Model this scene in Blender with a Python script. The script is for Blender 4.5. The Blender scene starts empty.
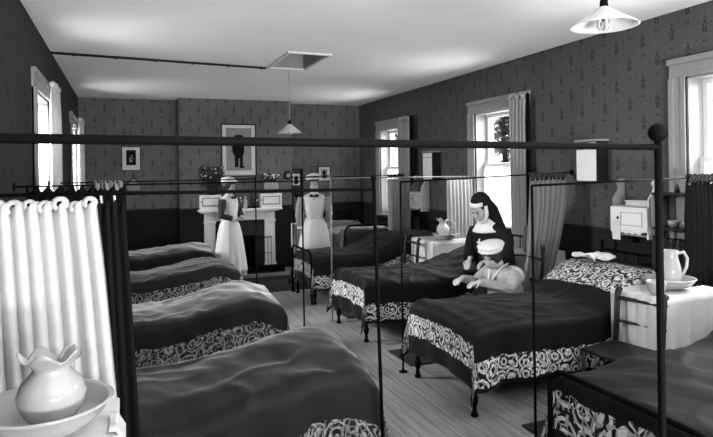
import bpy, math, random
from mathutils import Vector, Matrix, noise
C = bpy.context.scene.collection
S = bpy.context.scene
PI = math.pi

# ------------------------------------------------------------------ camera
F_PX, ROLL, HZ = 585.0, 0.0153, 172.2
TH = math.atan(232 / F_PX)
cam_d = bpy.data.cameras.new('camera'); cam = bpy.data.objects.new('camera', cam_d); C.objects.link(cam)
S.camera = cam
cam_d.sensor_fit = 'HORIZONTAL'; cam_d.sensor_width = 36.0
cam_d.lens = 36.0 * F_PX / 713.0
cam_d.clip_start = 0.05; cam_d.clip_end = 200
cam.location = (0, 0, 1.72)
# level camera turned to the right of the room's long axis, with a slight roll
cam.matrix_world = Matrix.Translation((0, 0, 1.72)) @ Matrix.Rotation(-TH, 4, 'Z') @ Matrix.Rotation(PI / 2, 4, 'X') @ Matrix.Rotation(-ROLL, 4, 'Z')
dyp = 218.5 - HZ
cam_d.shift_y = -dyp / 713.0
cam_d.shift_x = 0.0

# ------------------------------------------------------------------ world and light
w = bpy.data.worlds.new('World'); S.world = w; w.use_nodes = True
w.node_tree.nodes['Background'].inputs[0].default_value = (1, 1, 1, 1)
w.node_tree.nodes['Background'].inputs[1].default_value = .9
S.view_settings.view_transform = 'Standard'; S.view_settings.look = 'None'
S.view_settings.gamma = 1; S.view_settings.use_curve_mapping = False
S.view_settings.exposure = 1.1

def area(name, loc, direction, sx, sy, power):
    d = bpy.data.lights.new(name, 'AREA'); d.shape = 'RECTANGLE'; d.size = sx; d.size_y = sy; d.energy = power
    o = bpy.data.objects.new(name, d); C.objects.link(o); o.location = loc
    o.rotation_euler = Vector(direction).to_track_quat('-Z', 'Y').to_euler()
    return o
RX, LX, BY, FY, CZ = 4.38, -0.71, 10.85, -1.8, 3.05
WR = [(8.69, 9.98), (5.55, 6.85), (2.40, 3.68), (-0.75, 0.53)]     # right-hand windows, casing extents
WL = [(9.10, 10.40), (5.50, 6.80)]                     # left-hand windows
for i, (a, b) in enumerate(WR):
    area('window_daylight', (RX + 1.1, (a + b) / 2, 2.75), (-1, 0, -0.75), 1.3, 1.3, [110, 170, 120, 120][i])
for i, (a, b) in enumerate(WL):
    area('window_daylight', (LX - 1.1, (a + b) / 2, 2.75), (1, 0, -0.75), 1.3, 1.3, [420, 800][i])
for (a, b) in WR[:3]: area('ground_bounce', (RX + 1.5, (a + b) / 2, .3), (-1, 0, .9), 2.4, 1.4, 75)
for (a, b) in WL: area('ground_bounce', (LX - 1.5, (a + b) / 2, .3), (1, 0, .9), 2.4, 1.4, 70)
area('window_daylight', (1.8, FY - 0.9, 0.6), (0, .45, 1.0), 3.2, 1.6, 900)  # fill lamp added outside the front opening, aimed up to brighten the ceiling

# ------------------------------------------------------------------ helpers
def tag(o, label=None, cat=None, group=None, kind=None):
    if label: o['label'] = label
    if cat: o['category'] = cat
    if group: o['group'] = group
    if kind: o['kind'] = kind
    return o
def empty(name, loc=(0, 0, 0), rz=0, label=None, cat=None, group=None):
    o = bpy.data.objects.new(name, None); C.objects.link(o); o.location = loc; o.rotation_euler = (0, 0, rz)
    o.empty_display_size = 0.1
    return tag(o, label, cat, group)
def copy_tree(o, parent=None):
    c = o.copy(); C.objects.link(c); c.parent = parent
    for ch in list(o.children): copy_tree(ch, c)
    return c

class MB:
    def __init__(s): s.v = []; s.f = []; s.uv = {}; s.sm = []
    def add(s, v, f, smooth=False):
        n = len(s.v); s.v += [tuple(p) for p in v]; s.f += [tuple(i + n for i in q) for q in f]; s.sm += [smooth] * len(f); return s
    def box(s, a, b, m=None):
        x0, y0, z0 = a; x1, y1, z1 = b
        v = [Vector(p) for p in [(x0,y0,z0),(x1,y0,z0),(x1,y1,z0),(x0,y1,z0),(x0,y0,z1),(x1,y0,z1),(x1,y1,z1),(x0,y1,z1)]]
        if m: v = [m @ p for p in v]
        return s.add(v, [(3,2,1,0),(4,5,6,7),(0,1,5,4),(1,2,6,5),(2,3,7,6),(3,0,4,7)])
    def lathe(s, prof, c=(0,0,0), n=20, m=None, wav=None, close=True):
        """prof: list of (r, z). wav(i, ang) -> radius factor"""
        v = []; f = []
        for i, (r, z) in enumerate(prof):
            for k in range(n):
                a = 2 * PI * k / n; rr = r * (wav(i, a) if wav else 1)
                p = Vector((c[0] + rr * math.cos(a), c[1] + rr * math.sin(a), c[2] + z)); v.append(m @ p if m else p)
        for i in range(len(prof) - 1):
            for k in range(n):
                k2 = (k + 1) % n; f.append((i*n+k, i*n+k2, (i+1)*n+k2, (i+1)*n+k))
        if close:
            f.append(tuple(range(n - 1, -1, -1))); f.append(tuple((len(prof)-1)*n + k for k in range(n)))
        return s.add(v, f, True)
    def ell(s, c, r, m=None, n=16, k=10):
        v = [Vector((c[0], c[1], c[2] - r[2]))]; f = []
        for i in range(1, k):
            t = -PI/2 + PI * i / k
            for j in range(n):
                a = 2 * PI * j / n
                v.append(Vector((c[0] + r[0]*math.cos(t)*math.cos(a), c[1] + r[1]*math.cos(t)*math.sin(a), c[2] + r[2]*math.sin(t))))
        v.append(Vector((c[0], c[1], c[2] + r[2])))
        for j in range(n): f.append((0, 1 + (j+1) % n, 1 + j))
        for i in range(k - 2):
            for j in range(n):
                a = 1 + i*n + j; b = 1 + i*n + (j+1) % n; f.append((a, b, b + n, a + n))
        L = len(v) - 1
        for j in range(n): f.append((L - n + j, L - n + (j+1) % n, L))
        if m: v = [m @ p for p in v]
        return s.add(v, f, True)
    def tube(s, pts, r, n=8, flat=1.0, m=None, up=(0,0,1)):
        pts = [Vector(p) for p in pts]; N = len(pts)
        rs = r if isinstance(r, (list, tuple)) else [r] * N
        v = []; f = []
        prev = None
        for i, p in enumerate(pts):
            d = (pts[min(i+1, N-1)] - pts[max(i-1, 0)]).normalized()
            if prev is None:
                u = Vector(up)
                if abs(d.dot(u)) > .95: u = Vector((1, 0, 0))
                a = d.cross(u).normalized()
            else: a = (prev - d * prev.dot(d)).normalized()
            prev = a; b = d.cross(a)
            for k in range(n):
                t = 2 * PI * k / n
                q = p + (a * math.cos(t) + b * math.sin(t) * flat) * rs[i]; v.append(m @ q if m else q)
        for i in range(N - 1):
            for k in range(n):
                k2 = (k + 1) % n; f.append((i*n+k, i*n+k2, (i+1)*n+k2, (i+1)*n+k))
        f.append(tuple(range(n - 1, -1, -1))); f.append(tuple((N-1)*n + k for k in range(n)))
        return s.add(v, f, True)
    def loft(s, rings, n=40, m=None):
        """rings: (cx, cy, z, rx, ry, fold amplitude, fold count)"""
        v = []; f = []
        for (cx, cy, z, rx, ry, am, fn) in rings:
            for k in range(n):
                a = 2 * PI * k / n; q = 1 + am * math.sin(fn * a + 1.3 * math.sin(2 * a))
                p = Vector((cx + rx*q*math.cos(a), cy + ry*q*math.sin(a), z)); v.append(m @ p if m else p)
        for i in range(len(rings) - 1):
            for k in range(n):
                k2 = (k + 1) % n; f.append((i*n+k, i*n+k2, (i+1)*n+k2, (i+1)*n+k))
        f.append(tuple(range(n - 1, -1, -1))); f.append(tuple((len(rings)-1)*n + k for k in range(n)))
        return s.add(v, f, True)
    def grid(s, fn, nu, nv, thick=None):
        v = [fn(i / nu, j / nv) for j in range(nv + 1) for i in range(nu + 1)]
        f = [(j*(nu+1)+i, j*(nu+1)+i+1, (j+1)*(nu+1)+i+1, (j+1)*(nu+1)+i) for j in range(nv) for i in range(nu)]
        return s.add(v, f, True)
    def build(s, name, mat, parent=None, bevel=0, solid=0, fuse=0, sub=0):
        me = bpy.data.meshes.new(name); me.from_pydata([tuple(p) for p in s.v], [], s.f)
        me.polygons.foreach_set('use_smooth', s.sm); me.update()
        o = bpy.data.objects.new(name, me); C.objects.link(o)
        if parent: o.parent = parent
        if fuse:
            md = o.modifiers.new('r', 'REMESH'); md.mode = 'VOXEL'; md.voxel_size = fuse; md.use_smooth_shade = True
            sm = o.modifiers.new('s', 'SMOOTH'); sm.factor = .5; sm.iterations = 3
            dg = bpy.context.evaluated_depsgraph_get()
            nm = bpy.data.meshes.new_from_object(o.evaluated_get(dg)); o.modifiers.clear(); o.data = nm; me = nm; nm.name = name
        me.materials.clear(); me.materials.append(mat)
        if bevel:
            b = o.modifiers.new('b', 'BEVEL'); b.width = bevel; b.segments = 2; b.limit_method = 'ANGLE'; b.angle_limit = .7
        if solid:
            q = o.modifiers.new('s', 'SOLIDIFY'); q.thickness = solid; q.offset = 0
        return o

# ------------------------------------------------------------------ node materials
class N:
    """tiny expression wrapper around shader math nodes"""
    def __init__(s, nt, sock): s.nt = nt; s.s = sock
    def _m(s, op, *o):
        n = s.nt.nodes.new('ShaderNodeMath'); n.operation = op
        for i, q in enumerate((s,) + o):
            if isinstance(q, N): s.nt.links.new(q.s, n.inputs[i])
            else: n.inputs[i].default_value = q
        return N(s.nt, n.outputs[0])
    def __add__(s, o): return s._m('ADD', o)
    def __radd__(s, o): return s._m('ADD', o)
    def __sub__(s, o): return s._m('SUBTRACT', o)
    def __mul__(s, o): return s._m('MULTIPLY', o)
    def __rmul__(s, o): return s._m('MULTIPLY', o)
    def inv(s): return (s * -1.0) + 1.0
    def lt(s, o): return s._m('LESS_THAN', o)
    def gt(s, o): return s._m('GREATER_THAN', o)
    def abs(s): return s._m('ABSOLUTE')
    def frac(s): return s._m('FRACT')
    def sin(s): return s._m('SINE')
    def mn(s, o): return s._m('MINIMUM', o)
    def mx(s, o): return s._m('MAXIMUM', o)
    def sqrt(s): return s._m('SQRT')
    def step(s, a, b):
        n = s.nt.nodes.new('ShaderNodeMapRange'); n.interpolation_type = 'SMOOTHSTEP'
        s.nt.links.new(s.s, n.inputs[0]); n.inputs[1].default_value = a; n.inputs[2].default_value = b
        return N(s.nt, n.outputs[0])
def rect(x, y, cx, cy, hx, hy): return (x - cx).abs().lt(hx) * (y - cy).abs().lt(hy)
def newmat(name, rough=.6, spec=.4):
    m = bpy.data.materials.new(name); m.use_nodes = True; nt = m.node_tree; p = nt.nodes['Principled BSDF']
    p.inputs['Roughness'].default_value = rough; p.inputs['Specular IOR Level'].default_value = spec
    return m, nt, p
def xyz(nt, which='Object'):
    tc = nt.nodes.new('ShaderNodeTexCoord'); sp = nt.nodes.new('ShaderNodeSeparateXYZ'); nt.links.new(tc.outputs[which], sp.inputs[0])
    return tc.outputs[which], N(nt, sp.outputs[0]), N(nt, sp.outputs[1]), N(nt, sp.outputs[2])
def nz(nt, vec, scale, detail=3, sc3=None):
    n = nt.nodes.new('ShaderNodeTexNoise'); n.inputs['Scale'].default_value = scale; n.inputs['Detail'].default_value = detail
    if sc3:
        mp = nt.nodes.new('ShaderNodeMapping'); mp.inputs['Scale'].default_value = sc3; nt.links.new(vec, mp.inputs[0]); vec = mp.outputs[0]
    nt.links.new(vec, n.inputs['Vector']); return N(nt, n.outputs[0])
def setcol(nt, p, val):
    c = nt.nodes.new('ShaderNodeCombineColor')
    for i in range(3): nt.links.new(val.s, c.inputs[i])
    nt.links.new(c.outputs[0], p.inputs['Base Color'])
def bump(nt, p, val, strength=.3, dist=.01):
    b = nt.nodes.new('ShaderNodeBump'); b.inputs['Strength'].default_value = strength; b.inputs['Distance'].default_value = dist
    nt.links.new(val.s, b.inputs['Height']); nt.links.new(b.outputs[0], p.inputs['Normal'])
def mat(name, v, rough=.6, spec=.4, var=.15, nscale=12, bmp=0, metal=0, sheen=0):
    m, nt, p = newmat(name, rough, spec)
    vec, x, y, z = xyz(nt); n = nz(nt, vec, nscale)
    setcol(nt, p, ((n - .5) * (2 * var * v)) + v)
    p.inputs['Metallic'].default_value = metal
    if sheen: p.inputs['Sheen Weight'].default_value = sheen; p.inputs['Sheen Roughness'].default_value = .4
    if bmp: bump(nt, p, nz(nt, vec, nscale * 4), bmp, .01)
    return m
M = dict(
    ceiling=mat('ceiling_plaster', .88, .9, .1, .05, 1.3, .15),
    white=mat('white_paint', .72, .45, .4, .05),
    trim=mat('window_paint', .24, .5, .4, .08),
    iron=mat('black_iron', .003, .6, .03, .2),
    pale_iron=mat('grey_iron', .10, .4, .5, .2),
    darkwood=mat('dark_wood', .012, .45, .18, .4, 8),
    wood=mat('wood', .12, .45, .4, .3, 8),
    china=mat('white_china', .38, .10, .5, .02),
    cloth=mat('white_cloth', .62, .9, .1, .05, 20, .2),
    linen=mat('linen', .50, .9, .1, .08, 20, .25),
    grey=mat('grey_cloth', .26, .85, .2, .1, 20, .2),
    pale=mat('pale_gown', .33, .85, .2, .35, 34, .9),
    habit=mat('black_cloth', .010, .95, .1, .2, 20, .2),
    darkcloth=mat('dark_cloth', .035, .9, .15, .2, 20, .2),
    skin=mat('skin', .36, .55, .3, .05),
    nunskin=mat('skin_shaded', .36, .55, .3, .05),  # same even tone as the plain skin
    hair=mat('dark_hair', .018, .5, .4, .3, 60),
    black=mat('black', .006, .6, .3, .1),
    soot=mat('soot', .008, .9, .1, .3),
    mattress=mat('ticking', .3, .9, .1, .1),
    leaf=mat('leaf', .05, .5, .4, .4, 5),
    petal=mat('petal', .7, .8, .2, .1),
    paper=mat('paper', .62, .8, .2, .04),
    midpaper=mat('print_paper', .24, .8, .2, .3, 14),
    marble=mat('painted_marble', .60, .4, .4, .12, 5),
    rug=mat('rug', .022, .95, .05, .3, 30, .4),
)
def fabric_dark(name, v, side, foot, head, lacev, sc=11, sheen=.05, rough=.6, spec=.10):
    """bed cover: dark cloth with lace bands; UV 'cloth' in metres, UV 'hem' = distance from side hem / foot hem"""
    m, nt, p = newmat(name, rough, spec)
    u1 = nt.nodes.new('ShaderNodeUVMap'); u1.uv_map = 'cloth'; u2 = nt.nodes.new('ShaderNodeUVMap'); u2.uv_map = 'hem'
    s2 = nt.nodes.new('ShaderNodeSeparateXYZ'); nt.links.new(u2.outputs[0], s2.inputs[0]); hs = N(nt, s2.outputs[0]); hf = N(nt, s2.outputs[1])
    s1 = nt.nodes.new('ShaderNodeSeparateXYZ'); nt.links.new(u1.outputs[0], s1.inputs[0]); ct = N(nt, s1.outputs[0])
    nn = nt.nodes.new('ShaderNodeTexNoise'); nn.inputs['Scale'].default_value = 9; nn.inputs['Detail'].default_value = 2
    nt.links.new(u1.outputs[0], nn.inputs['Vector'])
    mx = nt.nodes.new('ShaderNodeVectorMath'); mx.operation = 'MULTIPLY_ADD'; mx.inputs[1].default_value = (.07, .07, 0)
    nt.links.new(nn.outputs['Color'], mx.inputs[0]); nt.links.new(u1.outputs[0], mx.inputs[2])
    def voro(scale, feat):
        v = nt.nodes.new('ShaderNodeTexVoronoi'); v.feature = feat; v.inputs['Scale'].default_value = scale; v.inputs['Randomness'].default_value = .55
        nt.links.new(mx.outputs[0], v.inputs['Vector']); return N(nt, v.outputs['Distance'])
    d = voro(sc, 'F1'); ring = ((d * 21.0) + 1.2).sin().step(.15, .5)
    d2 = voro(sc * 2.6, 'DISTANCE_TO_EDGE').step(.10, .05)
    e = voro(sc, 'DISTANCE_TO_EDGE').gt(.05)
    pat = (ring * (d2.inv() * .85 + .15)).mx(d2 * e * .55)
    wob = (nz(nt, u1.outputs[0], 14, 2) - .5) * .05
    # band coverage: no side band where the foot band or the plain corner is
    hfw = hf + wob; hsw = hs + wob
    bs = hsw.gt(side[0]) * hsw.lt(side[1]) * hf.gt(foot[0])
    bf = hfw.gt(foot[0]) * hfw.lt(foot[1]) * hs.gt(side[0])
    band = bs.mx(bf)
    if head: band = band.mx(ct.gt(head[0]) * ct.lt(head[1]) * hs.gt(side[0]))
    mask = band * pat
    base = ((nz(nt, u1.outputs[0], 3, 4) - .5) * (v * .7)) + v
    setcol(nt, p, base + mask * lacev)
    p.inputs['Sheen Weight'].default_value = sheen; p.inputs['Sheen Roughness'].default_value = .35
    bump(nt, p, nz(nt, u1.outputs[0], 60, 4) * .5 + mask * .6, .25, .01)
    return m
M['cover_r'] = fabric_dark('cover_right', .006, (.03, .20), (.14, .31), (1.74, 2.14), .62)
M['cover_rp'] = fabric_dark('cover_right_plain_head', .006, (.03, .20), (.14, .31), None, .62)
M['cover_l'] = fabric_dark('cover_left', .013, (.02, .19), (.10, .29), None, .28, 12, .45, .5)
M['cover_d'] = fabric_dark('cover_shiny', .06, (.0, .0), (.0, .0), None, .1, 9, .5, .35)

def wall_mat(name, axis, val=.13, dado=1.13, off=0.0, lift=0.0):
    m, nt, p = newmat(name, .85, .15)
    vec, x, y, z = xyz(nt)
    s = {'x': x, 'y': y}[axis] + (off + 30.5)
    z2 = z - dado
    def motif(ox, oz):
        u = (((s + ox) * (1 / .305)).frac() - .5) * .305; v = (((z + oz) * (1 / .37)).frac() - .5) * .37
        sq = rect(u, v, 0, -.045, .021, .017) * rect(u, v, 0, -.045, .010, .008).inv()
        stem = rect(u, v, 0, -.008, .013, .020) * rect(u, v, 0, -.008, .006, .03).inv()
        r1 = ((u * u) + (v - .026) * (v - .026)).sqrt().lt(.012)
        r2 = (((u.abs() - .026) * (u.abs() - .026)) + (v - .004) * (v - .004)).sqrt().lt(.007)
        r3 = ((u * u) + (v - .055) * (v - .055)).sqrt().lt(.007)
        r4 = (((u.abs() - .14) * (u.abs() - .14)) + (v - .05) * (v - .05)).sqrt().lt(.008)
        return sq.mx(stem).mx(r1).mx(r2).mx(r3).mx(r4)
    a = motif(0, .085).mx(motif(.1525, .27))
    n = nz(nt, vec, 2.2, 5); n2 = nz(nt, vec, 45, 3)
    stripes = ((s * (2 * PI / .0763)).sin()).step(-.6, .9)
    paper = (n - .5) * (val * .45) + (n2 - .5) * (val * .9) + stripes * (val * .04) + val * .95
    paper = paper * (a * .68).inv()
    dn = (nz(nt, vec, 4, 4) - .5) * .008 + .012
    d = z.lt(dado)
    setcol(nt, p, paper * d.inv() + dn * d)
    return m
M['wall_y'] = wall_mat('wallpaper_side', 'y', .080, off=.0)
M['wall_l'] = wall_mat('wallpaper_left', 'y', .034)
M['wall_x'] = wall_mat('wallpaper_end', 'x', .130)

def floor_mat():
    m, nt, p = newmat('floor_boards', .55, .35)
    vec, x, y, z = xyz(nt)
    bw = .16
    k = x * (1 / bw); f = k.frac(); gap = f.lt(.05).mx(f.gt(.97))
    ki = k._m('FLOOR')
    rnd = ((ki * 12.9898).sin() * 43758.5).frac()
    grain = nz(nt, vec, 3.0, 6, (14, .7, 1))
    worn = nz(nt, vec, 1.1, 3)
    v = (rnd - .5) * .03 + (grain - .5) * .34 + (worn - .5) * .14 + .19
    setcol(nt, p, v.mx(.03) * (gap * .35).inv())
    bump(nt, p, gap * -1.0 + grain * .3, .3, .005)
    return m
M['floor'] = floor_mat()

def glass_mat():
    m = bpy.data.materials.new('window_glass'); m.use_nodes = True; nt = m.node_tree; nt.nodes.clear()
    o = nt.nodes.new('ShaderNodeOutputMaterial'); t = nt.nodes.new('ShaderNodeBsdfTransparent'); g = nt.nodes.new('ShaderNodeBsdfGlossy')
    g.inputs['Roughness'].default_value = .03; x = nt.nodes.new('ShaderNodeMixShader'); x.inputs[0].default_value = .06
    nt.links.new(t.outputs[0], x.inputs[1]); nt.links.new(g.outputs[0], x.inputs[2]); nt.links.new(x.outputs[0], o.inputs[0]); return m
M['glass'] = glass_mat()
def sheer_mat(name, v, transl, transp, stripe=0):
    m = bpy.data.materials.new(name); m.use_nodes = True; nt = m.node_tree; nt.nodes.clear()
    o = nt.nodes.new('ShaderNodeOutputMaterial'); t = nt.nodes.new('ShaderNodeBsdfTransparent'); d = nt.nodes.new('ShaderNodeBsdfDiffuse'); l = nt.nodes.new('ShaderNodeBsdfTranslucent')
    tc = nt.nodes.new('ShaderNodeTexCoord'); n = nz(nt, tc.outputs['Object'], 25, 3)
    c = nt.nodes.new('ShaderNodeCombineColor'); val = (n - .5) * (.15 * v) + v
    for i in range(3): nt.links.new(val.s, c.inputs[i])
    nt.links.new(c.outputs[0], d.inputs[0]); nt.links.new(c.outputs[0], l.inputs[0])
    a = nt.nodes.new('ShaderNodeMixShader'); a.inputs[0].default_value = transl
    nt.links.new(d.outputs[0], a.inputs[1]); nt.links.new(l.outputs[0], a.inputs[2])
    b = nt.nodes.new('ShaderNodeMixShader'); b.inputs[0].default_value = transp
    nt.links.new(a.outputs[0], b.inputs[1]); nt.links.new(t.outputs[0], b.inputs[2]); nt.links.new(b.outputs[0], o.inputs[0]); return m
M['net'] = sheer_mat('net_curtain', .8, .6, .45)
M['curtain_white'] = sheer_mat('white_curtain', .56, .03, 0)
M['curtain_win'] = sheer_mat('window_curtain', .5, .12, 0)
M['curtain_win_r'] = sheer_mat('window_curtain_grey', .38, .15, 0)
M['curtain_dark'] = sheer_mat('dark_curtain', .010, .05, 0)
def stripe_mat():
    m, nt, p = newmat('striped_curtain', .85, .15)
    tc = nt.nodes.new('ShaderNodeUVMap'); tc.uv_map = 'cloth'; sp = nt.nodes.new('ShaderNodeSeparateXYZ'); nt.links.new(tc.outputs[0], sp.inputs[0])
    u = N(nt, sp.outputs[0]); s = ((u * 190.0).sin()).step(-.5, .6)
    setcol(nt, p, s * .07 + .11); return m
M['stripe'] = stripe_mat()

# ------------------------------------------------------------------ the room
def struct(o): o['kind'] = 'structure'; return o
def holed_wall(name, xa, xb, y0, y1, openings, mt):
    b = MB(); ops = sorted(openings); y = y0
    for (a, c, z0, z1) in ops:
        b.box((xa, y, 0), (xb, a, CZ + .2)); b.box((xa, a, 0), (xb, c, z0)); b.box((xa, a, z1), (xb, c, CZ + .2)); y = c
    b.box((xa, y, 0), (xb, y1, CZ + .2))
    return struct(b.build(name, mt))
CW = .15
opR = [(a + CW, b - CW, .97, 2.48) for a, b in WR]; opL = [(a + CW, b - CW, .97, 2.48) for a, b in WL]
holed_wall('wall_right', RX, RX + .30, FY - .3, BY + .3, opR, M['wall_y'])
holed_wall('wall_left', LX - .30, LX, FY - .3, BY + .3, opL, M['wall_l'])
struct(MB().box((LX, BY, 0), (RX, BY + .3, CZ + .2)).build('wall_back', M['wall_x']))
b = MB()
b.box((LX, FY - .3, 0), (.1, FY, CZ + .2)); b.box((3.5, FY - .3, 0), (RX, FY, CZ + .2))
b.box((.1, FY - .3, 0), (3.5, FY, .7)); b.box((.1, FY - .3, 2.6), (3.5, FY, CZ + .2))  # unseen opening added in the front wall to let light in
struct(b.build('wall_front', M['wall_x']))
struct(MB().box((LX - .3, FY - .3, -.2), (RX + .3, BY + .3, 0)).build('floor', M['floor']))
HX0, HX1, HY0, HY1 = 1.71, 2.15, 6.22, 7.18
b = MB()
b.box((LX - .3, FY - .3, CZ), (HX0, BY + .3, CZ + .2)); b.box((HX1, FY - .3, CZ), (RX + .3, BY + .3, CZ + .2))
b.box((HX0, FY - .3, CZ), (HX1, HY0, CZ + .2)); b.box((HX0, HY1, CZ), (HX1, BY + .3, CZ + .2))
struct(b.build('ceiling', M['ceiling']))
struct(MB().box((-40, -40, -3.3), (60, 60, -3.2)).build('ground', mat('gravel', .30, .9)))
# chimney breast with a hearth opening
b = MB(); c0, c1, cy = .88, 2.88, 10.50; ox0, ox1, oz = 1.60, 2.36, .88
b.box((c0, cy, 0), (ox0, BY, CZ)); b.box((ox1, cy, 0), (c1, BY, CZ)); b.box((ox0, cy, oz), (ox1, BY, CZ))
struct(b.build('wall_chimney', M['wall_x']))
# dado line
def dado(name, a, bb): struct(MB().box(a, bb).build(name, M['darkwood']))
dado('trim_1', (LX, BY - .015, 1.115), (c0, BY, 1.14)); dado('trim_2', (c1, BY - .015, 1.115), (RX, BY, 1.14))
dado('trim_3', (c0 , cy - .015, 1.115), (c1, cy, 1.14))
def side_dado(nm, x0, x1, cas):
    b = MB(); y = FY
    for a, c in sorted(cas): b.box((x0, y, 1.115), (x1, a, 1.14)); y = c
    b.box((x0, y, 1.115), (x1, BY - .015, 1.14)); struct(b.build(nm, M['darkwood']))
side_dado('trim_4', RX - .015, RX, WR); side_dado('trim_5', LX, LX + .015, WL)
def skirt(nm, a, bb): struct(MB().box(a, bb).build(nm, M['darkwood'], bevel=.005))
skirt('baseboard_right', (RX - .02, FY, 0), (RX, BY, .17)); skirt('baseboard_left', (LX, FY, 0), (LX + .02, BY, .17))
skirt('baseboard_back', (LX + .02, BY - .02, 0), (c0, BY, .17))

def window(idx, side, a, c, net=True, upper_drop=0):
    """side +1 right wall / -1 left wall, casing from y=a to y=c"""
    X = RX if side > 0 else LX; s = side
    r = empty('window_%d' % idx, (X, (a + c) / 2, 0)); struct(r)
    hw = (c - a) / 2; ow = hw - CW; z0, z1 = .97, 2.48
    def bx(bld, x0, x1, y0, y1, za, zb): bld.box((min(s*x0, s*x1), y0, za), (max(s*x0, s*x1), y1, zb))
    m = MB()
    for sg in (-1, 1):
        for (d0, d1, t) in ((0, CW + .005, .022), (0, .05, .038), (CW - .04, CW + .005, .030)):
            ya, yb = sg * (hw - d0), sg * (hw - d1); bx(m, 0, -t, min(ya, yb), max(ya, yb), z0 - .004, z1 - .005)
    bx(m, 0, -.022, -hw, hw, z1 - .005, z1 + CW); bx(m, 0, -.04, -hw - .01, hw + .01, z1 + CW - .04, z1 + CW + .01); bx(m, 0, -.03, -ow, ow, z1 - .005, z1 + .03)
    m.build('window_casing', M['trim'], r, bevel=.004)
    m = MB(); bx(m, .14, -.06, -hw - .02, hw + .02, z0 - .05, z0 - .005); m.build('window_sill', M['trim'], r, bevel=.006)
    m = MB()                                                       # box lining of the reveal
    for sg in (-1, 1):
        ya, yb = sg * ow, sg * (ow - .02); bx(m, 0, .28, min(ya, yb), max(ya, yb), z0, z1)
    bx(m, 0, .28, -ow, ow, z1 - .02, z1); bx(m, .12, .28, -ow, ow, z0, z0 + .02); m.build('window_frame', M['trim'], r)
    zm = 1.79
    def sash(nm, x, za, zb):
        m = MB(); w_ = .045
        for sg in (-1, 1):
            ya, yb = sg * (ow - .02), sg * (ow - .02 - w_); bx(m, x, x + .035, min(ya, yb), max(ya, yb), za, zb)
        wi = ow - .02 - w_; bx(m, x, x + .035, -wi, wi, za, za + w_); bx(m, x, x + .035, -wi, wi, zb - w_, zb)
        o = m.build(nm, M['white'], r, bevel=.003)
        g = MB(); bx(g, x + .015, x + .019, -ow + .05, ow - .05, za + .03, zb - .03); g.build('pane', M['glass'], o)
    sash('lower_sash', .12, z0 + .02, zm + .02); sash('upper_sash', .165, zm - .02 - upper_drop, z1 - .02 - upper_drop)
    return r
nwin = 1
for (a, c) in WR: window(nwin, 1, a, c); nwin += 1
for (a, c) in WL: window(nwin, -1, a, c); nwin += 1

# net half-curtains on the lower sashes
def net(side, a, c, label, z0=1.0, z1=1.76):
    X = (RX + .10) if side > 0 else (LX - .10)
    def f(u, v):
        y = a + CW + .02 + u * (c - a - 2 * CW - .04)
        return (X + .008 * math.sin(u * 70), y, z0 + (z1 - z0) * v)
    o = MB().grid(f, 90, 6).build('net_curtain', M['net'])
    tag(o, label, 'net curtain', 'net curtains on the lower sashes')
net(1, *WR[1], 'white net half curtain behind the bowed nun on the lower sash')
net(1, *WR[0], 'white net half curtain on the lower sash of the far right window')
net(-1, *WL[1], 'white net half curtain on the nearer left-hand window')
net(-1, *WL[0], 'white net half curtain on the farthest left-hand window')

# ------------------------------------------------------------------ curtains
def add_uv(o, name, vals):
    me = o.data; l = me.uv_layers.new(name=name)
    for li, lp in enumerate(me.loops): l.data[li].uv = vals[lp.vertex_index]
def curtain(name, p0, p1, zt, zb, n, amp, mt, label=None, cat=None, parent=None, shift=(0, 0), narrow=1.0, head=.02, seed=1, sweep=None, group=None, frill=0):
    """pleated cloth between p0 and p1 (xy); shift moves the hem, sweep(v) extra sideways motion"""
    rnd = random.Random(seed); ph = [rnd.uniform(-.6, .6) for _ in range(n + 2)]; am = [rnd.uniform(.6, 1.25) for _ in range(n + 2)]
    d = Vector((p1[0] - p0[0], p1[1] - p0[1], 0)); L = d.length; d.normalize(); q = Vector((-d.y, d.x, 0))
    nu, nv = n * 12, 26
    vals = []
    def f(u, v):
        k = u * n; i = int(min(k, n - .001)); t = k - i
        A = amp * (am[i] * (1 - t) + am[i + 1] * t); P = ph[i] * (1 - t) + ph[i + 1] * t
        dn = 1 - v
        wave = math.sin(2 * PI * k + P * (1 + dn)) + .3 * math.sin(4 * PI * k + 2 * P)
        flat = .55 + .45 * min(1, dn * 6)
        uu = .5 + (u - .5) * (1 + (narrow - 1) * dn)
        pos = Vector((p0[0], p0[1], 0)) + d * (uu * L + .35 * A * math.cos(2 * PI * k + P) * flat) + q * (A * wave * flat)
        sw = sweep(dn) if sweep else dn
        pos.x += shift[0] * sw; pos.y += shift[1] * sw
        z = zb + (zt - zb) * v + head * math.cos(2 * PI * k + P) * max(0, 1 - dn * 8)
        if frill: pos += q * (frill * math.sin(2 * PI * k * 1.0 + 1) * max(0, 1 - dn * 14))
        pos.z = z; vals.append((u * L * 2, v * (zt - zb))); return pos
    o = MB().grid(f, nu, nv).build(name, mt, parent, solid=.004)
    add_uv(o, 'cloth', vals)
    if label: tag(o, label, cat or 'curtain', group)
    return o
def rings(parent, p0, p1, n, mt=None, r=.022):
    p0 = Vector(p0); p1 = Vector(p1); d = (p1 - p0).normalized(); a = Vector((0, 0, 1)); bb = d.cross(a)
    for i in range(n):
        c = p0.lerp(p1, (i + .5) / n) + Vector((0, 0, -r * .55))
        pts = [c + (a * math.cos(t) + bb * math.sin(t)) * r for t in [2 * PI * k / 14 for k in range(15)]]
        MB().tube(pts, .0028, 5).build('ring', mt or M['iron'], parent)
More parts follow.
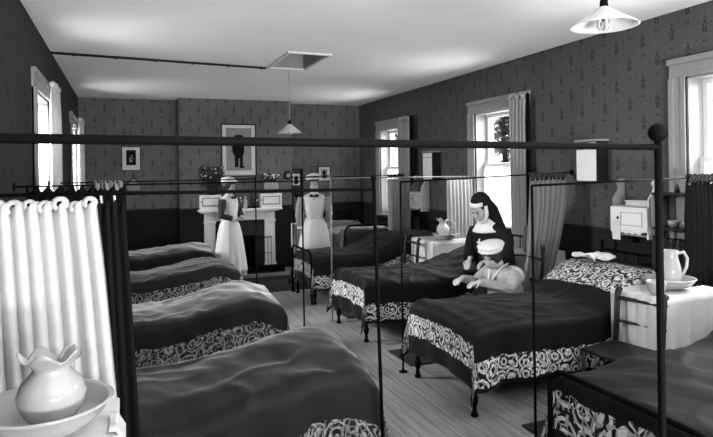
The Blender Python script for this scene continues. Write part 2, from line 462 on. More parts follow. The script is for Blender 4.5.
def ruffle(parent, p0, p1, zt, h, seed, mt):
    """scalloped heading above the rings"""
    d = Vector((p1[0]-p0[0], p1[1]-p0[1], 0)); L = d.length; d.normalize(); q = Vector((-d.y, d.x, 0)); rnd = random.Random(seed)
    k = max(6, int(L / .035)); off = rnd.uniform(0, 6); vals = []
    def f(u, v):
        p = Vector((p0[0], p0[1], 0)) + d * (u * L + .01 * math.sin(u * k * 9 + off)) + q * (.022 * math.sin(u * k * 2 * PI + off) * (.5 + v))
        p.z = zt - h * (1 - v) + .008 * math.sin(u * k * 2 * PI * 1.0) + .006 * math.sin(u * 37); vals.append((u * L * 2, v * h)); return p
    o = MB().grid(f, k * 10, 4).build('heading', mt, parent, solid=.003); add_uv(o, 'cloth', vals); return o

# cubicle rails -----------------------------------------------------------
def rail_frame(post, pz, wall_pt, label, r=.0085, knob=.018, extra=None, foot=True, lean=(0, 0), mt=None, base_z=0):
    mt = mt or M['iron']
    t = empty('curtain_rail_frame', (post[0], post[1], 0), 0, label, 'curtain rail', None)
    P = lambda x, y, z: (x - post[0], y - post[1], z)
    MB().tube([(lean[0], lean[1], 0), (0, 0, pz)], r, 10).build('post', mt, t)
    if knob: MB().tube([(0, 0, pz - .01), (0, 0, pz + knob * .4)], r * .7, 8).ell((0, 0, pz + knob), (knob, knob, knob)).build('knob', mt, t)
    if foot: MB().lathe([(r*4.5, 0), (r*4.5, .006), (r*1.5, .014), (r*1.2, .03)], (lean[0], lean[1], 0), 14).build('foot_plate', mt, t)
    z_at = wall_pt[3] if len(wall_pt) > 3 else pz - .03
    MB().tube([(0, 0, z_at), P(*wall_pt[:3])], r * .85, 8).build('rail', mt, t)
    sx = 1 if wall_pt[0] > 2 else -1
    MB().tube([P(wall_pt[0] - sx * .012, wall_pt[1], wall_pt[2]), P(wall_pt[0], wall_pt[1], wall_pt[2])], .028, 12).build('wall_plate', mt, t)
    for (a, bb) in (extra or []): MB().tube([P(*a), P(*bb)], r * .7, 6).build('tie_rail', mt, t)
    return t
# left row
rail_frame((1.262, 1.10), 1.785, (LX, 1.0, 1.783, 1.772), 'nearest curtain frame, thick post with a large dark ball knob crossing the whole view', r=.0095, knob=.024)
rail_frame((1.205, 2.80), 1.670, (LX, 2.80, 1.648, 1.630), 'curtain frame carrying the white curtain, its leaning post at the nearest left bed', r=.0095, knob=.016, lean=(.05, .03))
rail_frame((1.345, 4.60), 1.655, (LX, 4.60, 1.655, 1.655), 'curtain frame with thin post at the foot of the second left bed', r=.007, knob=.011,
           extra=[((1.345, 4.60, 1.685), (2.22, 6.42, 1.69))])
rail_frame((1.37, 6.55), 1.665, (LX, 6.55, 1.655, 1.66), 'curtain frame with thin post in front of the fireplace', r=.008, knob=.012)
# right row
rail_frame((2.235, 2.83), 1.625, (RX, 3.30, 1.64, 1.625), 'curtain frame with thin post standing at the nearest right bed, before the embroidered bed', r=.0085, knob=.0)
rail_frame((2.20, 4.53), 1.635, (RX, 4.89, 1.685, 1.63), 'curtain frame standing beside the embroidered bed and carrying the swept striped curtain', r=.0085, knob=.0, lean=(.0, 0))
rail_frame((2.22, 6.42), 1.68, (RX, 6.75, 1.64, 1.655), 'curtain frame carrying the pale curtain behind the nun', r=.0085, knob=.013, mt=M['pale_iron'])
rail_frame((2.27, 8.27), 1.66, (RX, 8.72, 1.66, 1.655), 'farthest right curtain frame, by the standing nurse', r=.008, knob=.012)

# cubicle curtains
wc = empty('cubicle_curtain', (LX, 2.80, 0), 0, 'long white pleated curtain with curled heading in the left foreground', 'curtain')
def rel(o, e): 
    o.parent = e; o.matrix_parent_inverse = Matrix.Translation(-Vector(e.location)); return o
o = curtain('drape', (LX + .02, 2.80), (-.13, 2.80), 1.60, .08, 10, .058, M['curtain_white'], seed=4, shift=(.08, 0), narrow=1.12, head=.018, frill=.012); rel(o, wc)
for i in range(10):                                            # curled heading rolls where the rings take the cloth
    x = LX + .045 + i * .058; rr = .019 + .004 * math.sin(i * 2.1)
    pts = [(x + rr * 1.05 * math.sin(a) , 2.785 + .015 * math.cos(a), 1.598 + rr * math.cos(a) + .008 * math.sin(i * 3)) for a in [-.9 * PI + 1.75 * PI * k / 14 for k in range(15)]]
    rel(MB().tube(pts, [.004 + .0045 * math.sin(PI * k / 14) for k in range(15)], 7, flat=2.2).build('heading_curl', M['curtain_white']), wc)
e = empty('rings_holder'); bpy.data.objects.remove(e)
dc = empty('cubicle_curtain', (-.08, 2.82, 0), 0, 'dark curtain bunched at the right edge of the white curtain', 'curtain')
rel(curtain('drape', (-.14, 2.83), (-.005, 2.83), 1.595, .08, 4, .03, M['curtain_dark'], seed=9, shift=(.05, 0), narrow=1.3), dc)
for x in (-.10, -.045):
    rel(MB().tube([(x, 2.83, 1.645), (x + .004, 2.83, 1.60)], .006, 6).build('hook', M['cloth']), dc)
bc = empty('cubicle_curtain', (-.3, 4.6, 0), 0, 'dark curtain with frilled pale heading behind the white curtain', 'curtain')
rel(curtain('drape', (-.64, 4.6), (.0, 4.6), 1.635, .10, 9, .03, M['curtain_dark'], seed=12), bc)
rel(ruffle(None, (-.20, 4.6), (-.01, 4.6), 1.675, .05, 3, M['grey']), bc)
def cub(p0, p1, zt, n, mt, label, seed, shift=(0, 0), narrow=1, sweep=None, zb=.08, hr=None, amp=.03):
    e = empty('cubicle_curtain', ((p0[0]+p1[0])/2, (p0[1]+p1[1])/2, 0), 0, label, 'curtain')
    rel(curtain('drape', p0, p1, zt, zb, n, amp, mt, seed=seed, shift=shift, narrow=narrow, sweep=sweep), e)
    if hr: rel(ruffle(None, p0, p1, zt + .055, .05, seed, hr), e)
    return e
e = cub((3.76, 4.79), (4.26, 4.87), 1.62, 8, M['stripe'], 'striped curtain swept sideways behind the head of the embroidered bed', 21, shift=(-.22, 0), narrow=.62, sweep=lambda t: t ** 1.6, hr=M['darkcloth'], zb=.45, amp=.045)
rel(MB().tube([(3.74, 4.78, 1.615), (4.30, 4.88, 1.625)], .007, 6).build('lower_rail', M['iron']), e)
cub((3.90, 6.65), (4.33, 6.74), 1.615, 7, M['curtain_win_r'], 'pale striped curtain hanging left of the nun by the window', 25, narrow=.9, hr=None, amp=.032)
cub((3.95, 8.60), (4.33, 8.70), 1.62, 6, M['curtain_win_r'], 'pale curtain at the far right window with dark gathered heading', 26, narrow=.9, hr=M['darkcloth'])
cub((3.99, 3.215), (4.34, 3.285), 1.60, 6, M['curtain_dark'], 'dark curtain at the right edge beside the white washstand', 27, narrow=1.0, hr=M['darkcloth'])
# window curtains, hanging from the casing
def wcurt(side, y0, y1, mt, label, seed, zt=2.58, zb=.6, shift=0, n=5, top_knot=True, x=None, narrow=1.0):
    X = x if x else (RX - .085 if side > 0 else LX + .09)
    e = empty('window_curtain', (X, (y0 + y1) / 2, 0), 0, label, 'curtain')
    rel(curtain('drape', (X, y0), (X, y1), zt, zb, n, .026, mt, seed=seed, shift=(0, shift), narrow=narrow, head=.03), e)
    m = MB(); rnd = random.Random(seed)
    for i in range(6):
        y = y0 + (y1 - y0) * (i + .5) / 6
        m.ell((X + rnd.uniform(-.02, .02), y, zt + .005 + rnd.uniform(-.02, .02)), (.03, abs(y1 - y0) / 9, .032), n=10, k=6)
    rel(m.build('gathered_heading', mt), e)
    return e
wcurt(1, 5.53, 5.86, M['curtain_win_r'], 'pale curtain hanging at the near side of the window with ivy', 31, shift=-.02)
dk = curtain('window_curtain', (RX - .07, 5.46), (RX - .07, 5.56), 2.58, .6, 2, .02, M['curtain_dark'], 'narrow dark curtain edge beside the window with ivy', 'curtain', seed=2)
wcurt(1, 8.50, 8.90, M['curtain_win_r'], 'light curtain drawn across the far right window', 32, shift=-.0, narrow=.9)
dk = curtain('window_curtain', (RX - .07, 8.36), (RX - .07, 8.50), 2.60, 1.0, 2, .02, M['curtain_dark'], 'narrow dark curtain edge beside the far right window', 'curtain', seed=3)
wcurt(-1, 6.12, 6.72, M['curtain_win'], 'white curtain with knotted heading on the nearer left window', 33)
wcurt(-1, 9.75, 10.55, M['curtain_win'], 'white curtain with knotted heading on the farthest left window', 34)

# ------------------------------------------------------------------ beds
def make_bed(loc, rz, prof, seed, mt, label, W=.90, L=2.02, drop=.40, hoop=False, wr=1.0, side_drop=None, head_frame=True, crown=.03, folds=1.0):
    """local frame: x from the foot (0) to the head (L), y across; prof(x) gives the height of the cover"""
    t = empty('iron_bed', loc, rz, label, 'bed', 'iron beds')
    sd = side_drop or drop; tcloth = L + drop; r = .06
    nt_, ns_ = 96, 84; off = seed * 7.31
    S2 = W / 2 + sd
    cl, hm = [], []
    def fold(a):
        if a <= 0: return 0, 0
        if a < r * PI / 2: return r * math.sin(a / r), r * (1 - math.cos(a / r))
        return r, r + a - r * PI / 2
    ti, si = r, W / 2 - r
    def f(u, v):
        ct = u * tcloth; tt = ct - drop; s = -S2 + 2 * S2 * v
        ht, vt = fold(ti - tt); hs, vs = fold(abs(s) - si); sg = 1 if s > 0 else -1
        x = tt if tt > ti else ti - ht
        y = s if abs(s) < si else sg * (si + hs)
        both = .7 * min(max(vt - .03, 0), max(vs - .03, 0))
        z = prof(max(x, 0)) - crown * (abs(y) / (W / 2)) ** 2
        z -= max(vt, vs) + .25 * both
        # folds of the hanging cloth
        k = noise.noise(Vector((tt * 2.2, off, s)))
        if vs > .02 and vt <= .05 + both:
            y += sg * (min(vs / sd, 1) * (.020 * math.sin(tt * 19 + 3 * k) + .022 * noise.noise(Vector((tt * 5, off, .3))) + .012) * folds)
        if vt > .02 and vs <= .05 + both:
            x -= min(vt / drop, 1) * (.012 * math.sin(s * 17 + 3 * k) + .018 * noise.noise(Vector((s * 5, off, .7))) + .008) * folds
        x -= .30 * both; y += sg * .30 * both
        # creases on the top
        nn = noise.noise(Vector((x * 2.0 + off, y * 3.2, .1))) * .018 + noise.noise(Vector((x * 7 + off, y * 4 + x * 5, .5))) * .009 + noise.noise(Vector((x * 16 + y * 9 + off, y * 6, .9))) * .0045
        rg = (1 - abs(noise.noise(Vector((x * 3.1 + y * 1.7 + off, y * 4.3 - x, 3.3))))) ** 7
        z += nn * wr + .016 * (rg - .35) * wr * (.4 + .6 * min(1, abs(y) / (W / 2)))
        if vs > .05 or vt > .05: z += .02 * noise.noise(Vector((tt * 4 + off, s * 4, 2.)))
        cl.append((ct, s)); hm.append((S2 - abs(s), ct)); return (x, y, max(z, .05))
    o = MB().grid(f, nt_, ns_).build('coverlet', mt, t, solid=.006); add_uv(o, 'cloth', cl); add_uv(o, 'hem', hm)
    MB().box((.06, -W/2 + .08, .36), (L - .06, W/2 - .08, .52)).build('mattress', M['mattress'], t, bevel=.03)
    hw = W / 2 - .05
    for (x, sg) in ((.03, -1), (.03, 1), (L - .02, -1), (L - .02, 1)):
        m = MB().tube([(x, sg*hw, .04), (x, sg*hw, .52)], .016, 10).lathe([(.012, 0), (.026, .004), (.028, .022), (.018, .035), (.014, .07), (.026, .10), (.028, .13), (.017, .16)], (x, sg*hw, 0), 12)
        m.build('leg', M['iron'], t)
    m = MB()
    for sg in (-1, 1): m.box((.03, sg*hw - .012, .30), (L - .02, sg*hw + .012, .35))
    m.box((.02, -hw, .30), (.045, hw, .34)); m.build('side_rail', M['iron'], t)
    if hoop:
        hz = prof(0) - .02 + (hoop if hoop is not True else 0); x = -.03; R = .11; H = hw + .06; pts = [(x, -H, .02), (x, -H, hz - R)]
        pts += [(x, -H + R - R * math.cos(a), hz - R + R * math.sin(a)) for a in [PI/2 * k / 6 for k in range(1, 7)]]
        pts += [(x, H - R + R * math.sin(a), hz - R + R * math.cos(a)) for a in [PI/2 * k / 6 for k in range(7)]] + [(x, H, .02)]
        h = MB().tube(pts, .015, 10).build('foot_hoop', M['iron'], t)
    if head_frame:
        x = L + .01; hz = 1.0
        for sg in (-1, 1):
            MB().tube([(x, sg*hw, .04), (x, sg*hw, hz)], .014, 8).ell((x, sg*hw, hz + .02), (.022, .022, .022)).build('head_post', M['iron'], t)
        m = MB().tube([(x, -hw, hz - .05), (x, hw, hz - .05)], .010, 8).tube([(x, -hw, hz - .22), (x, hw, hz - .22)], .008, 8)
        for k in range(1, 6):
            y = -hw + 2 * hw * k / 6; m.tube([(x, y, .4), (x, y, hz - .05)], .006, 6).ell((x, y, hz - .22), (.013, .013, .013), n=8, k=6).ell((x, y, hz - .05), (.014, .014, .014), n=8, k=6)
        m.build('headboard_rails', M['iron'], t)
    return t
def sm(a, b, x): 
    t = max(0, min(1, (x - a) / (b - a))); return t * t * (3 - 2 * t)
def prof_r(foot=.66, mid=.64, head=.86, a=1.2, bb=1.7): return lambda x: foot + (mid - foot) * sm(0, .7, x) + (head - mid) * sm(a, bb, x) - (head - .70) * .5 * sm(1.85, 2.02, x)
def prof_l(foot=.60, hump=.74, mid=.60, head=.72, hx=.28): return lambda x: foot + (hump - foot) * sm(-.05, hx, x) - (hump - mid) * sm(hx, 1.1, x) + (head - mid) * sm(1.25, 1.7, x)
bedA = make_bed((2.22, 3.93, 0), 0, prof_r(.665, .65, .90, 1.10, 1.66), 1, M['cover_r'], 'dark covered iron bed with lace band, white cloth on its pillow, before the seated patient', W=.95)
bedB = make_bed((2.22, 5.88, 0), 0, prof_r(.64, .63, .82, 1.0, 1.8), 2, M['cover_rp'], 'dark covered iron bed over which the nun leans', W=.92, wr=1.7, folds=1.3)
bedC = make_bed((2.26, 7.72, 0), 0, prof_r(.64, .64, .84, .7, 1.4), 3, M['cover_rp'], 'dark covered iron bed with a curved foot hoop beside the standing nurse', W=.92, hoop=.07)
M['cover_0'] = fabric_dark('cover_right_large_lace', .006, (.03, .20), (.12, .33), None, .62, sc=7)
bed0 = make_bed((2.20, 2.12, 0), 0, prof_r(.60, .66, .90, 1.0, 1.6), 4, M['cover_0'], 'nearest right-hand iron bed with large lace flowers, cut by the corner of the view', W=.98, hoop=.045)
bedD = make_bed((3.76, 8.95, 0), PI/2, prof_r(.82, .70, .80, 1.0, 1.5), 5, M['cover_d'], 'iron bed with shiny plain cover in the far right corner', W=.86, L=1.84, hoop=.05, drop=.35, wr=1.5)
bedL4 = make_bed((1.26, 3.38, 0), PI, prof_l(.64, .73, .58, .70, .15), 6, M['cover_l'], 'nearest left-hand iron bed, its dark cover filling the foreground', W=.95, L=1.93, wr=1.5, crown=.07)
bedL3 = make_bed((1.26, 5.32, 0), PI, prof_l(.62, .70, .57, .66), 7, M['cover_l'], 'second iron bed of the left row with a sunlit grey top', drop=.35, W=.90, L=1.93, wr=1.3, crown=.04)
bedL2 = make_bed((1.26, 7.28, 0), PI, prof_l(.60, .68, .58, .66), 8, M['cover_l'], 'third iron bed of the left row, its lace hem above the sunlit bed', drop=.27, W=.90, L=1.93, wr=1.0, crown=.04)
bedL1 = make_bed((1.22, 9.15, 0), PI, prof_l(.62, .67, .60, .64), 9, M['cover_l'], 'farthest iron bed of the left row, beside the dark lower wall', W=.86, L=1.9, wr=1.6, crown=.05)
for o in (bedA, bedB, bedC, bed0, bedD, bedL1, bedL2, bedL3, bedL4): del o['group']

# cloth lying on the pillow of the embroidered bed
rnd = random.Random(5)
def f(u, v):
    x = 3.70 + .26 * u + .02 * math.sin(v * 9); y = 3.88 + .28 * v + .03 * math.sin(u * 7)
    return (x, y, .945 + .025 * abs(math.sin(u * 6 + v * 4)) + .02 * noise.noise(Vector((u * 4, v * 5, 0))) - .07 * max(0, abs(v - .5) - .3))
tag(MB().grid(f, 30, 30).build('folded_cloth', M['cloth'], solid=.012), 'crumpled white cloth lying on the pillow of the embroidered bed', 'cloth')

# ------------------------------------------------------------------ bedside mats
def mat_rug(x0, y0, x1, y1, label): tag(MB().box((x0, y0, 0.0), (x1, y1, .012)).build('bedside_mat', M['rug'], bevel=.004), label, 'rug')
mat_rug(2.45, 2.78, 3.3, 3.25, 'dark bedside mat between the two nearest right-hand beds')
mat_rug(2.32, 4.62, 3.0, 5.1, 'dark bedside mat in front of the seated patient')
mat_rug(2.42, 6.42, 3.2, 6.98, 'dark bedside mat near the bed with the curved foot hoop')
mat_rug(1.35, 8.35, 2.65, 9.55, 'dark hearth rug before the fireplace')

# ------------------------------------------------------------------ jugs, basins, washstands
def jug(loc, rz, h, label, handle=1, fluted=False, sc=1.0, group=None):
    t = empty('jug', loc, rz, label, 'jug', group)
    if fluted:
        pr = [(.055,0),(.06,.006),(.056,.018),(.075,.04),(.098,.08),(.104,.115),(.092,.15),(.066,.178),(.055,.192),(.060,.205),(.076,.222),(.088,.236)]
        hh = .236
        wv = lambda i, a: 1 + (.14 * max(0, math.cos(a)) + .07 * math.sin(5 * a)) * max(0, (i - 8) / 3)
    else:
        pr = [(.052,0),(.06,.006),(.066,.03),(.074,.08),(.072,.13),(.060,.18),(.052,.215),(.052,.24),(.057,.262)]
        hh = .262
        wv = lambda i, a: 1 + .30 * max(0, math.cos(a)) ** 6 * max(0, (i - 5) / 3)
    k = h / hh
    outer = [(r * k * sc, z * k) for r, z in pr]
    inner = [(r * k * sc - .006, z * k) for r, z in reversed(pr[1:])]
    n0 = len(pr)
    wv2 = lambda i, a: wv(i if i < n0 else 2 * n0 - 1 - i, a)
    m = MB().lathe(outer + inner, (0, 0, 0), 32, wav=wv2)
    if fluted:
        m2 = m.v; out = []
        for p in m2:
            q = Vector(p); f_ = max(0, (q.z / h - .85) / .15); a = math.atan2(q.y, q.x); q.z += f_ * .018 * (math.sin(5 * a + .6) + .6 * math.cos(a)); out.append(tuple(q))
        m.v = out
    m.build('body', M['china'], t)
    hp = [(-.050*k*sc, 0, .235*k), (-.10*k*sc, 0, .245*k), (-.125*k*sc, 0, .20*k), (-.120*k*sc, 0, .14*k), (-.095*k*sc, 0, .09*k), (-.066*k*sc, 0, .065*k)]
    if fluted: hp = [(-.055*k, 0, .20*k), (-.11*k, 0, .225*k), (-.145*k, 0, .19*k), (-.14*k, 0, .13*k), (-.10*k, 0, .10*k)]
    MB().tube(hp, .009 * k, 10, flat=1.3).build('handle', M['china'], t)
    return t
def basin(loc, r, h, label, group=None):
    pr = [(.35,0),(.38,.06),(.42,.08),(.72,.35),(.90,.68),(.97,.92),(1.03,1.0)]
    m = MB().lathe([(q*r, z*h) for q, z in pr] + [(q*r - .008, z*h + .006) for q, z in reversed(pr[2:])] + [(.05*r, .14*h)], (0,0,0), 40)
    o = m.build('basin', M['china']); o.location = loc
    tag(o, label, 'basin', group); return o
def washstand(x0, x1, y0, y1, z, label, cloth=True, front=-1, drop=.55):
    cx, cy_ = (x0+x1)/2, (y0+y1)/2; t = empty('washstand', (cx, cy_, 0), 0, label, 'washstand')
    a, bb = (x1-x0)/2, (y1-y0)/2
    MB().box((-a, -bb, z - .03), (a, bb, z)).build('top', M['white'], t, bevel=.005)
    for sx in (-1, 1):
        for sy in (-1, 1): MB().box((sx*(a-.04)-.02, sy*(bb-.04)-.02, 0), (sx*(a-.04)+.02, sy*(bb-.04)+.02, z-.03)).build('leg', M['white'], t, bevel=.004)
    m = MB().box((-a+.03, -bb+.03, .12), (a-.03, bb-.03, .14)); m.build('shelf', M['white'], t)
    if cloth:
        def f(u, v):
            s = (u - .5) * 2 * (bb + .006) ; k = v * (2 * a + 2 * drop); 
            if k < drop: x = -a - .008 - .01 * abs(math.sin(u * 14)); zz = z - drop + k
            elif k < drop + 2 * a: x = -a - .008 + (k - drop) * (2*a + .016) / (2*a); zz = z + .004
            else: x = a + .008; zz = z - (k - drop - 2*a)
            return (x, s, zz + .002)
        MB().grid(f, 40, 60).build('cloth_cover', M['linen'], t, solid=.004)
        def g(u, v): return (-a + 2 * a * u, -bb - .010 - .010 * (1 - v) * abs(math.sin(u * 15)), z + .004 - drop * (1 - v))
        MB().grid(g, 50, 12).build('cloth_side', M['linen'], t, solid=.004)
    return t
# near left
t = washstand(-.56, -.03, 1.98, 2.46, .86, 'washstand in the near left corner under the white jug', cloth=False)
basin((-.255, 2.20, .86), .205, .11, 'wide white basin in the left foreground holding a jug')
jug((-.235, 2.185, .885), -PI/2 - .35, .245, 'fluted white jug standing in the basin in the left foreground', fluted=True, sc=.98)
def f(u, v):
    return (-.06 + .05 * u, 2.10 + .16 * v, .875 - .09 * max(0, u - .45) - .0 * v + .01 * math.sin(v * 9))
tag(MB().grid(f, 14, 14).build('face_cloth', M['linen'], solid=.006), 'pale cloth over the right corner of the near left washstand', 'cloth')
# beside the embroidered bed
washstand(3.52, 4.22, 3.36 - .0, 3.44 + .0, .8, 'x') if False else None
ws = washstand(3.44, 4.14, 3.02, 3.42, .80, 'washstand with white cloth cover behind the dark chair')
basin((3.79, 3.22, .806), .18, .085, 'white basin under the tall jug on the cloth covered washstand')
jug((3.80, 3.22, .83), PI - .38, .27, 'tall white jug with looped handle in front of the corner shelf')
tag(MB().lathe([(.03,0),(.035,.005),(.06,.05),(.068,.09),(.07,.105),(.066,.104),(.055,.05),(.02,.012)], (0,0,0), 20).build('mug', M['china']), 'small white bowl at the left of the tall jug on the washstand', 'bowl').location = (3.52, 3.10, .806)
# between the beds further back
washstand(3.62, 4.28, 6.52, 7.10, .82, 'washstand with jug and basin left of the pale striped curtain')
basin((3.85, 6.62, .826), .17, .08, 'white basin on the washstand left of the nun')
jug((3.84, 6.66, .85), -.6 + PI, .235, 'white jug with scalloped lip standing in the basin left of the nun', fluted=True, sc=.82)
washstand(3.86, 4.34, 4.98, 5.36, .84, 'washstand in the gap behind the nun and the patient')
jug((4.02, 5.12, .846), PI + .5, .27, 'white jug at the nun\'s right, half behind the swept striped curtain', sc=1.25)

# ------------------------------------------------------------------ chairs
def chair(loc, rz, label, H=.86, seat=.45, w=.40):
    t = empty('wooden_chair', loc, rz, label, 'chair')
    # local: back at -x, seat toward +x
    MB().box((-.18, -w/2, seat - .03), (.20, w/2, seat)).build('seat', M['darkwood'], t, bevel=.01)
    for sg in (-1, 1):
        MB().tube([(-.20, sg*(w/2-.02), 0), (-.17, sg*(w/2-.02), seat), (-.20, sg*(w/2-.02), H - .03), (-.225, sg*(w/2-.02), H)], [.017, .021, .021, .025], 8).build('back_post', M['darkwood'], t)
        MB().tube([(.20, sg*(w/2-.03), 0), (.20, sg*(w/2-.03), seat - .02)], [.011, .016], 8).build('leg', M['darkwood'], t)
    for z in (H - .07, H - .24):
        m = MB(); pts = [(-.205 - .02 * math.sin(PI * k / 8) + .0, -(w/2-.02) + (w-.04) * k / 8, z) for k in range(9)]
        m.tube(pts, 0.036 if z > H - .1 else .024, 8, flat=.4, up=(0,0,1)).build('back_rail', M['darkwood'], t)
    m = MB(); m.tube([(-.19, -w/2+.02, .2), (-.19, w/2-.02, .2)], .008, 6).tube([(.2, -w/2+.03, .2), (.2, w/2-.03, .2)], .008, 6)
    for sg in (-1, 1): m.tube([(-.19, sg*(w/2-.02), .16), (.2, sg*(w/2-.03), .16)], .008, 6)
    m.build('stretcher', M['darkwood'], t)
    return t
chair((3.22, 3.12, 0), PI + .15, 'dark wooden ladder-back chair against the cloth covered washstand', H=.83)
chair((3.28, 6.85, 0), PI, 'dark wooden chair beside the washstand left of the nun', H=.86)

# ------------------------------------------------------------------ wall furniture on the right wall
def vent(y0, y1, z0, z1, d, label):
    t = empty('ventilator_box', (RX, (y0+y1)/2, z0), 0, label, 'ventilator'); h = (y1-y0)/2; H = z1 - z0
    MB().box((-d, -h, 0), (0, h, H)).build('casing', M['wood_dark'] if 'wood_dark' in M else M['darkwood'], t)  # box sides darkened in colour to stand for their shade
    MB().box((-d - .006, -h + .012, 0), (-d, h, H * .80)).box((-d - .006, -h + .012, H * .815), (-d, h, H - .01)).build('front_panel', M['white'], t)
    MB().box((-d - .02, -h - .015, H), (0, h + .015, H + .022)).build('lid', M['trim'], t, bevel=.004)
    return t
vent(4.39, 4.66, 1.60, 1.985, .14, 'white fronted wall ventilator box right of the striped curtain')
vent(7.64, 7.92, 1.60, 2.0, .14, 'white fronted wall ventilator box between the two far right windows')
def cupboard(y0, y1, z0, z1, d, label, ticket=True):
    t = empty('wall_cupboard', (RX, (y0+y1)/2, z0), 0, label, 'cupboard'); h = (y1-y0)/2; H = z1 - z0; zb = .02; zm = H * .52
    for sg in (-1, 1):                                         # side cheeks with a wavy upper profile
        m = MB(); n = 14; v = []
        for k in range(n + 1):
            z = H * k / n; dd = d * (1 if z < zm + .02 else .72 + .24 * math.sin((z - zm) / (H - zm) * 7.0)); 
            if k == n: dd = d * .35
            for y in (sg*h, sg*(h - .016)): v.append((-dd, y, z)); v.append((0, y, z))
        f = []
        for k in range(n):
            a = 4 * k; q = a + 4; f += [(a, q, q+1, a+1), (a+2, a+3, q+3, q+2), (a, a+2, q+2, q), (a+1, q+1, q+3, a+3)]
        f += [(0, 1, 3, 2), (4*n, 4*n+2, 4*n+3, 4*n+1)]
        m.add(v, f); m.build('side_panel', M['trim'] if sg > 0 else M['white'], t)
    for z in (zb, zm): MB().box((-d, -h + .016, z), (-.001, h - .016, z + .015)).build('shelf', M['trim'], t)
    m = MB().box((-d - .012, -h, zb + .04), (-d, h, zm)); n = 12                   # scalloped apron under the door
    v = []; f = []
    for k in range(n * 4 + 1):
        y = -h + .06 + (2*h - .06) * k / (n * 4); z = zb + .03 - .014 * abs(math.sin(k / 4 * PI / 2.4)); v += [(-d - .012, y, z), (-d, y, z), (-d - .012, y, zb + .045), (-d, y, zb + .045)]
    for k in range(n * 4): a = 4 * k; q = a + 4; f += [(a, a+2, q+2, q), (a+1, q+1, q+3, a+3), (a, q, q+1, a+1)]
    m.add(v, f); dr = m.build('door', M['white'], t)
    m = MB().box((-d - .016, -h + .05, zm - .05), (-d - .012, h - .12, zm - .045)).box((-d - .016, -h + .05, zb + .09), (-d - .012, h - .12, zb + .095)).box((-d - .016, -h + .05, zb + .09), (-d - .012, -h + .055, zm - .045)).box((-d - .016, h - .125, zb + .09), (-d - .012, h - .12, zm - .045))
    m.build('panel_bead', M['trim'], dr)
    MB().ell((-d - .02, h - .09, zm - .10), (.010, .008, .014), n=8, k=6).build('knob', M['iron'], dr)
    return t
t = cupboard(3.80, 4.21, 1.09, 1.62, .15, 'white hanging wall cupboard above the dark chair, with a paper ticket')
o = MB().box((-.004, -.045, -.09), (0, .045, .09)).build('paper_ticket', M['paper']); o.location = (RX - .168, 4.135, 1.155)
tag(o, 'small white paper ticket hung on the near wall cupboard', 'paper')
cupboard(8.00, 8.36, 1.10, 1.66, .15, 'smaller white hanging wall cupboard near the far right window')
o = MB().box((-.09, -.13, 0), (.0, .13, .035)).box((-.10, -.135, .035), (0, .135, .045)).build('book', M['paper']); o.location = (RX - .02, 3.95, 1.38)
tag(o, 'pale book lying on the near wall cupboard shelf', 'book')
# corner shelf
t = empty('wall_shelf', (RX, 3.50, 1.20), 0, 'dark open wall shelf with a gathered valance beside the tall window', 'shelf')
for z in (0, .29): MB().box((-.20, -.20, z), (-.002, .22, z + .018)).build('board', M['darkwood'], t)
for y in (-.215, .205): MB().box((-.20, y, 0), (-.002, y + .015, .308)).build('side_panel', M['trim'], t)
MB().box((-.012, -.20, .018), (-.002, .205, .29)).build('back_panel', M['darkwood'], t)
o = curtain('valance', (RX - .19, 3.30), (RX - .19, 3.72), 1.12, .82, 6, .014, M['darkcloth'], seed=8); rel(o, t)
o = MB().tube([(RX - .19, 3.28, 1.13), (RX - .19, 3.74, 1.13)], .006, 6).tube([(RX - .19, 3.30, 1.13), (RX - .002, 3.30, 1.13)], .006, 6).build('valance_rail', M['iron']); rel(o, t)
def small(name, m, mt, loc, label, cat, group=None):
    o = m.build(name, mt); o.location = loc; return tag(o, label, cat, group)
small('soap_dish', MB().lathe([(.03,0),(.045,.03),(.05,.06),(.045,.06),(.02,.01)], n=16), M['china'], (RX - .14, 3.55, 1.219), 'round white dish on the lower board of the dark wall shelf', 'dish')
small('cup', MB().lathe([(.02,0),(.03,.03),(.033,.055),(.030,.055),(.015,.01)], n=16), M['china'], (RX - .14, 3.43, 1.219), 'small white cup beside the round dish on the wall shelf', 'cup')
small('bottle', MB().lathe([(.018,0),(.02,.03),(.018,.05),(.008,.06),(.010,.075)], n=12), M['black'], (RX - .13, 3.52, 1.509), 'small dark bottle on top of the dark wall shelf', 'bottle')
small('bottle', MB().lathe([(.02,0),(.024,.04),(.02,.06),(.008,.07),(.010,.085)], n=12), M['black'], (RX - .14, 3.345, 1.219), 'small dark bottle inside the wall shelf by its near side', 'bottle')

# ------------------------------------------------------------------ fireplace wall
fp = empty('fireplace', (1.9, cy, 0), 0, 'pale painted fireplace surround with dark hearth behind the nurse', 'fireplace')
def fb(name, m, mt, **k):
    return m.build(name, mt, fp, **k)
for (a, bb) in ((-.62, -.44), (.44, .62)):
    m = MB(); m.box((a, -.10, 0), (bb, -.001, .90)); m.box((a - .015, -.12, 0), (bb + .015, -.001, .12)); m.box((a + .035, -.112, .16), (bb - .035, -.09, .80)); m.box((a - .01, -.115, .86), (bb + .01, -.001, .90))
    fb('jamb', m, M['marble'], bevel=.004)
fb('frieze', MB().box((-.62, -.10, .90), (.62, -.001, 1.055)).box((-.38, -.108, .93), (.38, -.09, 1.02)), M['marble'], bevel=.004)
fb('mantel_shelf', MB().box((-.735, -.22, 1.075), (.735, -.001, 1.105)).box((-.69, -.17, 1.05), (.69, -.001, 1.075)), M['white'], bevel=.006)
fb('register_plate', MB().box((-.44, -.05, .62), (.44, -.001, .90)).box((-.44, -.05, 0), (-.28, -.001, .62)).box((.28, -.05, 0), (.44, -.001, .62)), M['black'])
m = MB()
